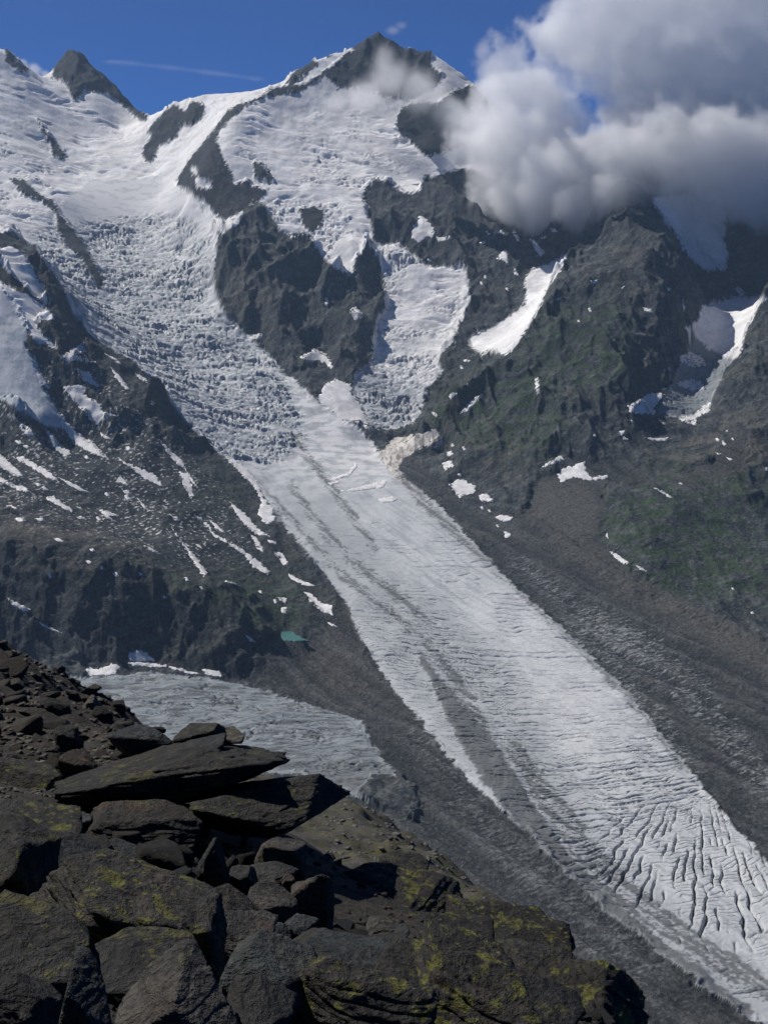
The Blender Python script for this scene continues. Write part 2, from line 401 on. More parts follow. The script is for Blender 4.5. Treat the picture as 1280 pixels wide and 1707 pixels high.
def base_height(X, Y):
    s = X.shape; x = X.ravel(); y = Y.ravel()
    out = np.empty(len(x))
    for a in range(0, len(x), 20000):
        xa = x[a:a + 20000]; ya = y[a:a + 20000]
        d = np.sqrt((xa[:, None] - CT[None, :, 0]) ** 2 + (ya[:, None] - CT[None, :, 1]) ** 2 + 60.0)
        out[a:a + 20000] = (-d / 1000) @ _wt[:_n] + _wt[_n] + _wt[_n + 1] * xa / 1000 + _wt[_n + 2] * ya / 1000
    return out.reshape(s)

# grid of the land: azimuth columns, distance rows
NAZ = 690
tan_az = np.linspace(-0.325, 0.325, NAZ)
rows = [600.0]
while rows[-1] < 7250:
    y = rows[-1]
    rows.append(y + (8 if y < 1330 else 2.3 if y < 3000 else 2.3 + (y - 3000) * 0.0010 if y < 5400 else 4.7 + (y - 5400) * 0.002))
ROW = np.array(rows); NR = len(ROW)
_ci = np.unique(np.concatenate([np.arange(0, NR, 4), [NR - 1]])); _cj = np.unique(np.concatenate([np.arange(0, NAZ, 4), [NAZ - 1]]))
_Zc = base_height(tan_az[_cj][None, :] * ROW[_ci][:, None], np.repeat(ROW[_ci][:, None], len(_cj), 1))
_t = np.empty((NR, len(_cj)))
for j in range(len(_cj)): _t[:, j] = np.interp(ROW, ROW[_ci], _Zc[:, j])
ZB = np.empty((NR, NAZ))
for i in range(NR): ZB[i] = np.interp(tan_az, tan_az[_cj], _t[i])
YF = np.repeat(ROW[:, None], NAZ, 1)
XF = tan_az[None, :] * YF
_gy = np.gradient(ZB, axis=0) / np.gradient(YF, axis=0)
_gx = np.gradient(ZB, axis=1) / np.gradient(XF, axis=1)
# only what the view can see, with a wide margin for a step aside
_s = ZB / YF
_sl = np.maximum.accumulate(_s, axis=0)
ACT = (_sl - _s) < 0.026
ACT[ROW < 1500] = True
XX = XF[ACT].astype(np.float32); YY = YF[ACT].astype(np.float32); BZ = ZB[ACT].astype(np.float32)
grad = np.hypot(_gy, _gx)[ACT].astype(np.float32)
PX, PY = project(XX, YY, BZ)

# ------------------------------------------------------------------ maps of ground cover, drawn as outlines
X0, Y0, RW, RH = -300, -150, 1880, 1950
def raster(polys, blur=0):
    """filled outlines as a small picture: (array, left, top, pixels per cell)"""
    q = 2 if blur >= 4 else 1
    allp = np.concatenate([np.array(p, float) for p in polys]); pad = 3 * blur + 4
    x0, y0 = np.maximum(allp.min(0) - pad, (X0, Y0)); x1, y1 = np.minimum(allp.max(0) + pad, (X0 + RW, Y0 + RH))
    w, h = int((x1 - x0) / q) + 2, int((y1 - y0) / q) + 2
    m = np.zeros((h, w), np.float32)
    for poly in polys:
        P = (np.array(poly, float) - (x0, y0)) / q
        Q = np.roll(P, -1, 0)
        for y in range(max(0, int(P[:, 1].min())), min(h - 1, int(P[:, 1].max()) + 1) + 1):
            yc = y + 0.5
            c = ((P[:, 1] <= yc) != (Q[:, 1] <= yc))
            if not c.any(): continue
            xs = np.sort(P[c, 0] + (yc - P[c, 1]) / (Q[c, 1] - P[c, 1]) * (Q[c, 0] - P[c, 0]))
            for a, b in zip(xs[0::2], xs[1::2]):
                m[y, max(0, int(a + 0.5)):max(0, int(b + 0.5))] = 1
    if blur:
        r = max(1, blur // q)
        for _ in range(2):
            for ax in (0, 1):
                c = np.cumsum(np.pad(m, [(r + 1, r) if k == ax else (0, 0) for k in (0, 1)], mode='edge'), axis=ax, dtype=np.float64)
                m = ((c[2 * r + 1:] - c[:-2 * r - 1]) if ax == 0 else (c[:, 2 * r + 1:] - c[:, :-2 * r - 1])) / (2 * r + 1)
        m = m.astype(np.float32)
    return m, x0, y0, q
def strip(*l):
    """a band along a line of (x, y, half width)"""
    P = np.array(l, float); D = np.gradient(P[:, :2], axis=0); D /= np.linalg.norm(D, axis=1, keepdims=True)
    N = np.stack([-D[:, 1], D[:, 0]], 1) * P[:, 2:3]
    return [tuple(q) for q in np.concatenate([P[:, :2] + N, (P[:, :2] - N)[::-1]])]
_wx = fbm2(XX / 45, YY / 45, 4, 11, 0.6) * 9; _wy = fbm2(XX / 45 + 50, YY / 45, 4, 21, 0.6) * 7
_wx2 = fbm2(XX / 16, (YY + BZ) / 16, 3, 13, 0.7) * 3.2; _wy2 = fbm2(XX / 16 + 50, (YY + BZ) / 16, 3, 23, 0.7) * 3.2
_cache = {}
def cover(polys, blur=0, warp=1.0, y0=0, y1=1e9):
    key = (str(polys), blur)
    if key not in _cache: _cache[key] = raster(polys, blur)
    m, x0, y0_, q = _cache[key]
    h, w = m.shape
    out = np.zeros(XX.shape, np.float32)
    n = np.nonzero((PX > x0 - 30) & (PX < x0 + w * q + 30) & (PY > y0_ - 30) & (PY < y0_ + h * q + 30) & (YY > y0) & (YY < y1))[0]
    if not len(n): return out
    x, y = PX[n], PY[n]
    if warp > 0:
        k = np.clip(_wsc[n] * warp, 0, 3)
        x = x + _wx[n] * k + _wx2[n]; y = y + _wy[n] * k + _wy2[n]
    x = np.clip((x - x0) / q - 0.5 * (q - 1), 0, w - 2); y = np.clip((y - y0_) / q - 0.5 * (q - 1), 0, h - 2)
    xi = x.astype(np.int32); yi = y.astype(np.int32); fx = (x - xi); fy = (y - yi)
    out[n] = (m[yi, xi] * (1 - fx) + m[yi, xi + 1] * fx) * (1 - fy) + (m[yi + 1, xi] * (1 - fx) + m[yi + 1, xi + 1] * fx) * fy
    return out
_wsc = 3000.0 / YY * 0.8

P_SNOW = [[(-320,-100),(850,-100),(850,150),(975,240),(960,262),(900,330),(830,300),(775,281),(749,285),(722,296),(708,289),(700,320),(672,322),(645,300),(612,310),(604,330),(612,345),(622,395),(640,425),(632,405),(612,400),(606,416),(592,435),(586,460),(575,455),(555,445),(535,425),(523,402),(508,386),(487,393),(468,385),(452,360),(440,340),(430,335),(405,349),(394,356),(366,388),(340,350),(280,300),(150,300),(100,340),(60,420),(20,385),(0,392),(-320,300)],
          [(612,405),(640,408),(665,405),(690,425),(720,445),(775,445),(782,470),(784,500),(765,545),(755,570),(735,590),(730,620),(715,640),(660,640),(622,600),(622,560),(632,525),(645,510),(640,460),(632,430)],
          [(940,423),(944,432),(931,455),(912,481),(905,504),(886,537),(867,567),(856,582),(841,593),(822,584),(800,590),(782,577),(780,565),(785,560),(810,552),(830,540),(850,525),(872,510),(878,490),(874,465),(890,448),(915,440)],
          [(1085,330),(1115,377),(1122,380),(1145,421),(1160,440),(1179,451),(1209,451),(1212,421),(1205,402),(1212,380),(1200,320)],
          [(1141,549),(1167,530),(1171,511),(1224,496),(1285,494),(1265,508),(1250,538),(1239,571),(1231,597),(1220,599),(1194,590),(1175,579),(1160,560)],
          [(0,414),(22,410),(45,429),(56,451),(71,477),(88,507),(82,507),(56,492),(26,462),(0,440),(-250,330),(-250,310)],
          [(0,468),(19,481),(49,492),(75,511),(94,532),(60,534),(67,552),(81,564),(94,579),(105,594),(85,578),(56,571),(49,545),(30,511),(0,478),(-250,400),(-250,380)]]
P_ROCK_UP = [[(87,129),(90,112),(105,85),(116,70),(129,70),(150,85),(165,106),(182,121),(206,146),(234,176),(248,199),(238,202),(210,180),(187,161),(176,157),(142,150),(129,169),(122,165),(112,139),(99,131)],
             [(8,78),(17,82),(24,95),(52,118),(37,120),(22,112),(11,103)],
             [(62,199),(75,214),(94,236),(111,259),(105,268),(90,259),(86,240),(71,218)],
             [(15,296),(41,300),(56,315),(75,330),(90,334),(101,356),(116,375),(135,398),(150,424),(165,450),(176,480),(165,478),(150,455),(131,424),(112,412),(98,383),(94,356),(68,334),(41,326)],
             [(246,218),(262,198),(292,172),(311,184),(319,169),(337,172),(343,187),(337,199),(322,210),(300,210),(296,229),(266,244),(255,266),(244,272),(238,255),(244,240),(255,225)],
             [(509,141),(475,144),(450,150),(431,163),(398,174),(379,186),(360,212),(341,236),(319,262),(296,296),(296,308),(319,322),(349,341),(360,360),(375,367),(394,356),(405,349),(420,338),(442,326),(444,315),(420,311),(416,300),(390,308),(388,292),(371,259),(362,236),(369,216),(390,194),(416,175),(439,164),(482,157),(497,157),(512,147),(535,132),(565,110),(588,90),(584,84),(560,104),(530,126)],
             [(424,270),(435,272),(458,300),(450,302),(424,296)],
             [(475,139),(494,116),(524,97),(529,110),(509,124),(497,135),(486,144)],[(537,97),(546,84),(554,92)],
             [(590,74),(617,58),(631,45),(647,52),(662,68),(672,78),(690,78),(719,80),(719,109),(736,124),(734,139),(711,157),(685,165),(640,160),(587,148),(561,146),(542,127),(565,109),(587,90)],
             [(661,195),(670,180),(692,172),(730,171),(760,150),(790,140),(812,165),(822,195),(818,214),(775,244),(749,251),(711,262),(696,248),(681,232),(666,225),(661,206)],
             [(499,349),(525,345),(540,355),(538,375),(520,388),(505,375)],[(618,298),(632,298),(636,310),(624,314)]]
P_SNOW_IN = [[(326,296),(334,296),(343,300),(354,305),(354,315),(340,316),(327,310)],[(318,276),(330,282),(331,292),(322,290)],[(292,176),(311,186),(318,170),(312,168),(300,168)],[(364,386),(375,375),(394,356),(406,351),(403,366),(390,380),(370,388)],[(419,296),(440,298),(450,306),(442,318),(425,308)]]
P_ICE = [[(-320,300),(0,300),(100,300),(150,285),(280,285),(330,330),(365,390),(355,480),(380,530),(432,575),(480,625),(530,668),(600,715),(640,760),(690,810),(740,850),(840,960),(950,1060),(1050,1160),(1130,1260),(1200,1350),(1290,1450),(1600,1800),(1400,1790),(1240,1690),(1100,1590),(1000,1510),(930,1440),(880,1390),(830,1345),(780,1300),(735,1245),(690,1190),(640,1130),(600,1060),(580,1010),(520,930),(460,860),(435,820),(400,780),(350,745),(300,690),(260,640),(200,590),(150,560),(120,520),(100,470),(60,420),(20,380),(-320,330)],
         [(622,600),(660,590),(730,590),(738,620),(715,645),(700,690),(690,705),(660,715),(617,714),(610,699),(604,676),(587,657),(590,625)],
         [(-320,1135),(150,1128),(250,1122),(400,1135),(460,1158),(540,1180),(600,1200),(620,1240),(660,1290),(690,1340),(660,1350),(600,1330),(500,1290),(-320,1290)],
         [(-300,400),(0,478),(30,511),(49,545),(41,575),(56,594),(64,620),(75,650),(94,676),(120,721),(94,714),(56,699),(15,672),(0,665),(-300,600)],
         [(1134,603),(1160,560),(1200,590),(1220,600),(1205,625),(1190,660),(1180,690),(1130,697),(1095,690),(1110,657),(1130,620)]]
P_FALL = [[(60,380),(140,375),(300,360),(360,400),(352,480),(380,530),(432,575),(480,640),(510,710),(500,745),(440,770),(395,770),(340,735),(290,680),(240,625),(180,580),(130,540),(100,480),(60,430)],[(600,600),(730,590),(735,625),(700,690),(650,712),(610,690),(600,650)]]
P_DEB = [strip((695,1085,3),(735,1145,9),(765,1195,18),(805,1255,25),(870,1350,24),(935,1440,20),(1010,1515,18),(1110,1592,15),(1250,1692,12)),
         strip((455,850,5),(500,930,7),(560,1010,8))]
P_DEB2 = [strip((480,800,3),(520,860,5),(580,930,6),(660,990,6),(720,1040,3)),strip((420,790,2),(500,880,4),(570,960,6),(640,1010,6),(700,1060,4),(760,1130,9),(800,1220,16),(860,1320,9)),
          strip((480,720,4),(530,780,5),(580,850,6),(630,920,4)),strip((640,760,4),(700,830,8),(760,890,6),(850,970,6),(950,1060,8),(1060,1170,10),(1150,1280,12)),
          strip((850,1240,10),(920,1340,16),(1000,1450,22),(1100,1540,24),(1290,1660,18))]
P_STREAK = [strip((850,930,10),(930,990,14),(1000,1040,30),(1080,1090,34),(1160,1160,28),(1230,1250,22),(1300,1330,26)), strip((930,1030,8),(1080,1180,20),(1160,1290,14))]
P_STREAK2 = [strip((700,1200,30),(740,1290,26),(800,1370,30),(870,1440,30),(990,1560,40),(1100,1640,34))]
P_VEG = [[(700,650),(860,600),(900,640),(960,700),(930,760),(820,760),(720,720)],[(1010,830),(1100,800),(1240,870),(1290,930),(1290,1000),(1100,1000),(1020,920)],[(880,830),(1000,810),(1010,900),(960,920),(890,860)],[(1040,760),(1290,790),(1290,870),(1100,800)],
         [(400,940),(470,960),(520,1040),(460,1060),(380,1000)],[(130,900),(300,960),(420,1000),(440,1050),(280,980)],[(300,790),(380,800),(410,860),(330,830)],[(880,520),(1040,500),(1080,620),(960,660),(880,620)]]
P_BROWN = [[(370,420),(440,400),(470,500),(440,560),(390,510)],[(1060,760),(1290,680),(1290,830),(1120,790)],[(1040,420),(1100,430),(1060,490),(980,480)],[(0,850),(120,870),(250,930),(380,1010),(250,970),(0,890)],[(560,540),(600,530),(600,590),(560,580)],[(720,690),(760,680),(900,760),(860,800),(760,750)],[(420,1080),(560,1070),(660,1180),(500,1150)]]
P_GRAVEL = [[(870,860),(900,790),(960,780),(1010,810),(1000,900),(1060,960),(1200,1030),(1300,1080),(1600,1200),(1600,1800),(1300,1460),(1200,1350),(1130,1260),(1050,1160),(950,1060),(840,960),(740,850),(690,810),(650,770),(680,760),(720,790),(780,850)],
            [(420,1070),(560,1060),(600,1070),(690,1195),(760,1260),(830,1350),(930,1450),(1100,1600),(1240,1700),(1300,1800),(900,1800),(600,1500),(640,1350),(690,1340),(620,1240),(600,1200),(460,1155),(440,1100)],
            [(440,870),(460,870),(560,1010),(600,1070),(560,1060),(480,960)], [(1110,800),(1180,770),(1230,700),(1250,780),(1150,830)],[(930,760),(1050,770),(1110,810),(1010,810)]]

f32 = np.float32
LEFT = [(-320,350),(0,393),(60,428),(90,488),(130,558),(200,598),(260,638),(300,698),(350,748),(400,788),(432,822),(440,850),(470,890),(520,950),(575,1010),(600,1065),(640,1135),(690,1195),(600,1200),(460,1155),(250,1108),(-320,1090)]
P_BLUFF = [[(596,1318),(620,1290),(655,1292),(690,1312),(702,1352),(690,1372),(660,1362),(640,1345)]]
left_slope = cover([LEFT], 1, 0.0, 0, 4420)
behind_left = (left_slope > 0.5)
def masks(w):
    global snow, rock_up, inner, ice, hang, main_ice, fall, deb, deb2, streak, veg, brown, gravel, cirque, pers, second, ice_all, rock, bluff
    snow = cover(P_SNOW, 2, 0.7 * w, 3900)
    rock_up = cover(P_ROCK_UP, 1, 0.5 * w, 4800)
    inner = cover(P_SNOW_IN, 1, 0.4 * w, 4500)
    snow = np.maximum(snow * (1 - rock_up), inner)
    hang = cover([P_ICE[3]], 2, 0.5 * w, 3500, 4420)
    main_ice = cover([P_ICE[0]], 5, 1.0 * w) * (1 - left_slope)
    ice = np.maximum(main_ice, cover(P_ICE[1:], 2, 0.6 * w))
    ice = np.where(behind_left, hang, ice)
    snow = np.where(behind_left, cover(P_SNOW[5:], 1, 0.5 * w, 3900, 4420), snow)
    fall = cover(P_FALL, 8, 1.0 * w) * (1 - left_slope) * (1 - rock_up)
    deb = cover(P_DEB, 4, 0.9 * w); deb2 = cover(P_DEB2, 4, 1.2 * w)
    streak = np.maximum(cover(P_STREAK, 9, 1.2 * w), 0.4 * cover(P_STREAK2, 9, 1.2 * w))
    veg = cover(P_VEG, 25, 2.0 * w); brown = cover(P_BROWN, 22, 2.0 * w)
    bluff = cover(P_BLUFF, 2, 0.8 * w, 1500, 2600)
    gravel = cover(P_GRAVEL, 3, 0.8 * w) * (1 - left_slope * (YY > 2900)) * (1 - bluff)
    cirque = cover([P_ICE[4]], 2, 0.6 * w, 3600, 4700)
    pers = cover([P_ICE[2]], 6, 1.2 * w, 1900, 2800) * (1 - bluff)
    second = cover([P_SNOW[1], P_ICE[1]], 2, 0.6 * w, 4000, 5100)
    ice = ice * (1 - bluff) * (1 - rock_up)
    main_ice = main_ice * (1 - rock_up)
    ice_all = np.clip(ice, 0, 1)
    rock = (1 - np.clip(np.maximum(ice_all, snow), 0, 1)) * (1 - gravel)
masks(1.0)

# ------------------------------------------------------------------ relief
Z = BZ.copy()
steep = sstep(0.30, 0.95, grad)
q = 1 / 270.0
rr = np.zeros_like(Z); r2 = rr.copy()
_k = rock > 0.02
rr[_k] = ridged3(XX[_k] * q, YY[_k] * q, BZ[_k] * q * 0.5, 6, 31, 0.44)
r2[_k] = ridged3((XX[_k] + 0.25 * BZ[_k]) / 60.0, YY[_k] / 170.0, BZ[_k] / 190.0, 4, 51, 0.6)
tame = 1 - 0.78 * np.clip(cover(P_ROCK_UP, 10, 0.5, 4800) * 2.5, 0, 1)     # thin ribs in the snow keep close to their slope
under = cover([p for p, l, g in PATCHES] + [FAN], 4, 0.3)                # snow lies in smooth hollows
under = np.where((YY < 4420) | ~behind_left, under, 0)
tame *= 1 - 0.8 * np.clip(under * 1.6, 0, 1)
tame *= 1 - 0.35 * sstep(5550, 5850, YY)
def part_(m):
    o_ = np.zeros_like(BZ); k_ = m > 0.01
    o_[k_] = 15 * (ridged3(XX[k_] / 95, YY[k_] / 160, BZ[k_] / 160, 4, 191, 0.5) - 0.5)
    return o_
amp = rock * (20 + 34 * steep) * np.clip(YY / 3800, 0.7, 1.3) * tame
Z += amp * (rr - 0.55) + rock * (2.5 + 8.0 * steep) * (0.3 + 0.7 * tame) * (r2 - 0.55)
crag = sstep(5500, 5800, YY) * rock
Z += bluff * 16 + crag * part_(crag)
wl = fbm2(XX / 130, YY / 130, 3, 61)
st = (BZ + 0.35 * XX + 14 * wl) / 34.0                                   # ledges
Z += rock * steep * 4.0 * (np.abs((st % 1) - 0.5) * 2 - 0.5)
Z += rock_up * 5
gfine = fbm2(XX / 60, YY / 60, 5, 71, 0.6)
Z += gravel * 2.2 * gfine
# snowfields: broad swells, crevasse steps, seracs along the hanging edges
def part(mask, fn):
    out = np.zeros_like(Z); k = mask > 0.01
    if k.any(): out[k] = fn(XX[k], YY[k], BZ[k])
    return out
sn = snow * (1 - fall)
Z += sn * part(sn, lambda x, y, z: 7 * fbm2(x / 170, y / 120, 3, 81) + 1.2 * fbm2(x / 30, y / 22, 3, 84))
band = part(sn, lambda x, y, z: (z + 0.12 * x + 26 * fbm2(x / 210, y / 210, 3, 88)) / 46.0)
cut = part(sn, lambda x, y, z: fbm2(x / 150, y / 150, 2, 90))
Z -= sn * 8 * sstep(0.10, 0.0, np.abs(band % 1 - 0.5)) * sstep(0.12, 0.4, cut)
Z += sn * 9 * ((band % 1) - 0.5) * sstep(0.15, 0.5, cut)
calm = sstep(-0.25, 0.35, fbm2(XX / 160, YY / 110, 3, 95))
edge_fall = sstep(5450, 5100, YY) * snow * (XX > -300 * YY / 2250) * (YY > 4850)
broken = cover([[(500,190),(640,180),(700,240),(720,300),(640,310),(560,330),(500,290)],[(0,200),(60,210),(110,290),(60,380),(0,370),(-200,300)],[(370,230),(460,250),(470,310),(400,300)]], 18, 1.0, 4900)
sm_ = fall * (0.42 + 0.58 * calm) + edge_fall * 0.65 * calm + 0.35 * sn * broken * calm + second * (1 - fall) * (0.06 + 0.34 * calm) + cirque * 0.35
_wxk = dict(zip((0, 1), (_wx, _wy)))
def serac_f(x, y, z):
    wx = fbm2(x / 45, y / 45, 3, 11, 0.6); wy = fbm2(x / 45 + 50, y / 45, 3, 21, 0.6)
    f1, f2, rid = worley2(x / 27 + 0.5 * wx, (y + z * 0.6) / 14 + 0.5 * wy, 5)
    g1, g2, gid = worley2(x / 11 + 0.3 * wy, (y + z * 0.6) / 7 + 0.3 * wx, 9)
    h1, h2, hid_ = worley2(x / 85 + 0.6 * wx, (y + z * 0.6) / 30 + 0.6 * wy, 19)
    big = (hid_ - 0.5) * 15 + (sstep(0.02, 0.16, h2 - h1) - 0.8) * 12
    vary = 0.35 + 0.9 * sstep(-0.3, 0.4, fbm2(x / 95, (y + z) / 70, 2, 97))
    gaps.append(np.maximum(np.maximum(sstep(0.20, 0.03, f2 - f1), 0.8 * sstep(0.24, 0.04, g2 - g1)) * (0.5 + 0.5 * (gid > 0.35)) * np.clip(vary, 0, 1), sstep(0.13, 0.02, h2 - h1)) + 0.3 * (rid > 0.75))
    return big + vary * ((sstep(0.02, 0.22, f2 - f1) - 0.8) * 11 + (rid - 0.5) * 8 + (sstep(0.03, 0.3, g2 - g1) - 0.8) * 4.5 + (gid - 0.5) * 3.5)
gaps = []
serac = part(sm_, serac_f)
cleft = np.zeros_like(Z); cleft[sm_ > 0.01] = np.clip(gaps[0], 0, 1); cleft *= np.clip(sm_ * 1.4, 0, 1)
Z += sm_ * serac
# valley glacier: crevasses across the flow, a fan lower down
gl = main_ice * (1 - fall) * (YY < 4150)
f_crev = cover([[(590,1010),(700,1000),(850,1080),(1000,1180),(1130,1260),(1200,1350),(1290,1440),(1290,1560),(1000,1480),(880,1370),(800,1260),(700,1180),(640,1110)]], 25, 1.0)
smooth_zone = cover([[(800,960),(900,1030),(1010,1150),(1060,1260),(980,1300),(900,1240),(860,1120),(790,1020)]], 30, 1.0)
fan_m = cover([[(1010,1390),(1080,1350),(1200,1360),(1290,1400),(1340,1560),(1180,1570),(1080,1530),(1010,1470)]], 14, 1.0)
_g = gl > 0.01
x, y = XX[_g], YY[_g]
wob = fbm2(x / 60, y / 60, 3, 101) * 9
till = np.interp(y, [1500, 1900, 2200, 2500, 2900, 3500], [0.55, 0.6, 0.35, -0.1, -0.35, -0.15])
arch = 0.0007 * (x - np.interp(y, [1500, 2100, 2600, 3100, 3600], [560, 420, 240, 60, -60])) ** 2
ph = (y - till * x * 0.7 - arch + wob) / 23.0
ph2 = (y - till * x * 0.7 - arch + 1.5 * wob + 0.10 * x) / 10.5
phf = (np.arctan2(PX[_g] - 1165, PY[_g] - 1235) + 0.022 * fbm2(x / 45, y / 45, 3, 121)) / 0.068
zone = np.clip(f_crev[_g] - 0.85 * smooth_zone[_g], 0, 1); fm = fan_m[_g]
up_ = sstep(3650, 3100, y)
n1_ = fbm2(x / 120, ph * 0.40, 3, 111); n2_ = fbm2(x / 60, ph2 * 0.40, 3, 117); n3_ = fbm2(phf * 0.9, y / 100, 3, 131)
s1_ = gl[_g] * (1 - fm) * sstep(-0.05, 0.22, n1_ + 0.40 * zone - 0.12) * (0.35 + 0.65 * zone) * up_
s2_ = gl[_g] * (1 - 0.6 * fm) * sstep(0.0, 0.3, n2_ + 0.45 * zone - 0.10) * (0.25 + 0.75 * zone) * up_
s3_ = gl[_g] * fm * sstep(-0.15, 0.2, n3_)
def slit(p, w): return sstep(w, 0.02, np.abs(p % 1 - 0.5))
Z[_g] -= s1_ * slit(ph, 0.14) * 9 + s2_ * slit(ph2, 0.2) * 2.5 + s3_ * slit(phf, 0.17) * 11
Z[_g] += gl[_g] * (3.0 * fbm2(x / 110, y / 160, 2, 141) + 0.5 * fbm2(x / 22, y / 18, 3, 151, 0.55))
CREV_P = np.zeros((len(Z), 4), np.float32); CREV_S = CREV_P.copy()
CREV_P[_g, 0] = ph; CREV_P[_g, 1] = ph2; CREV_P[_g, 2] = phf
CREV_S[_g, 0] = s1_; CREV_S[_g, 1] = s2_; CREV_S[_g, 2] = s3_
Z += (deb * 5 + gravel * streak * 1.0) * (0.5 + 0.5 * gfine)
flowc = (XX + 0.62 * YY) / 38.0
bands = fbm2(flowc, (YY - 0.62 * XX) / 900.0, 4, 165, 0.6)
Z += gravel * 4.0 * bands
mar = cover([strip((885,868,8),(960,918,9),(1060,980,9),(1200,1036,9),(1290,1090,9),(1400,1170,9))], 5, 0.4)
Z += mar * 9
def pers_f(x, y, z):
    w1, w2, wid = worley2(x / 40, y / 9 + 0.2 * x / 9, 15)
    return 3.5 * fbm2(x / 70, y / 30, 4, 171) - 5 * sstep(0.25, 0.02, w2 - w1) * sstep(-0.1, 0.4, fbm2(x / 90, y / 70, 2, 175)) + 2.0 * (wid - 0.5)
Z += pers * part(pers, pers_f)
_p = (pers > 0.02) & (CREV_S[:, 0] == 0)
x, y = XX[_p], YY[_p]
wob = fbm2(x / 55, y / 55, 3, 177) * 12
CREV_P[_p, 0] = (y + 0.22 * x + wob) / 15.0; CREV_P[_p, 1] = (y + 0.30 * x + 1.4 * wob) / 7.5
CREV_S[_p, 0] = pers[_p] * sstep(-0.1, 0.25, fbm2(x / 90, y / 25, 3, 178)); CREV_S[_p, 1] = 0.8 * pers[_p] * sstep(-0.05, 0.3, fbm2(x / 45, y / 14, 3, 179))
Z += hang * part(hang, lambda x, y, z: 1.2 * fbm2(x / 25, y / 60, 3, 181))
pm = cover([POND], 3, 0.0, 2500, 3200)
POND_Z = float(BZ[pm > 0.5].mean()); del pm
_q = PX, PY
PX, PY = project(XX, YY, np.full_like(YY, POND_Z))
pm = sstep(0.02, 0.5, cover([POND], 4, 0.0, 2500, 3300)); PX, PY = _q
Z += pm * (POND_Z - 0.8 - Z)
ZA = Z
Z = ZB.copy(); Z[ACT] = ZA
PX, PY = project(XX, YY, ZA)
grey_side = cover([[(440,820),(540,820),(640,930),(750,1020),(860,1120),(910,1230),(970,1350),(1090,1480),(1260,1620),(1300,1720),(1240,1690),(1000,1510),(870,1370),(740,1240),(640,1120),(560,990)]], 16, 1.2)
fleck_zone = cover([[(0,600),(150,600),(260,700),(380,840),(420,930),(300,940),(120,880),(0,850),(-250,840),(-250,600)]], 20, 1.0)
tan_band = cover([strip((885,845,14),(960,912,20),(1060,982,24),(1150,1018,26),(1290,1092,38),(1400,1170,40)),[(890,800),(960,790),(1000,830),(990,900),(930,890),(890,860)]], 8, 1.0)
masks(0.55)                                       # ground cover follows the finished relief

# first sight of every column, for laying things on the ground that the view ray meets
SL = np.maximum.accumulate(Z / YF, axis=0)
def ground_at(px, py):
    """world points where view rays meet the land (None where they miss it)"""
    px = np.asarray(px, float); py = np.asarray(py, float)
    v = (H / 2 - py) / FPX; fwd = CP - v * SP
    ta = (px - W / 2) / FPX / fwd; m = (SP + v * CP) / fwd
    out = np.empty((len(px), 3)); ok = np.zeros(len(px), bool)
    fj = np.clip((ta - tan_az[0]) / (tan_az[1] - tan_az[0]), 0, NAZ - 1.001)
    for k in range(len(px)):
        j = int(fj[k]); t = fj[k] - j
        ys = []
        for jj in (j, j + 1):
            i = int(np.searchsorted(SL[:, jj], m[k]))
            if i <= 0 or i >= NR: ys = None; break
            s0, s1 = Z[i - 1, jj] / ROW[i - 1], Z[i, jj] / ROW[i]
            f = 0.0 if s1 <= s0 else min(1.0, max(0.0, (m[k] - s0) / (s1 - s0)))
            ys.append(ROW[i - 1] + f * (ROW[i] - ROW[i - 1]))
        if ys is None: continue
        Yk = ys[0] * (1 - t) + ys[1] * t if abs(ys[0] - ys[1]) < 40 else min(ys)
        out[k] = (ta[k] * Yk, Yk, m[k] * Yk); ok[k] = True
    return out, ok
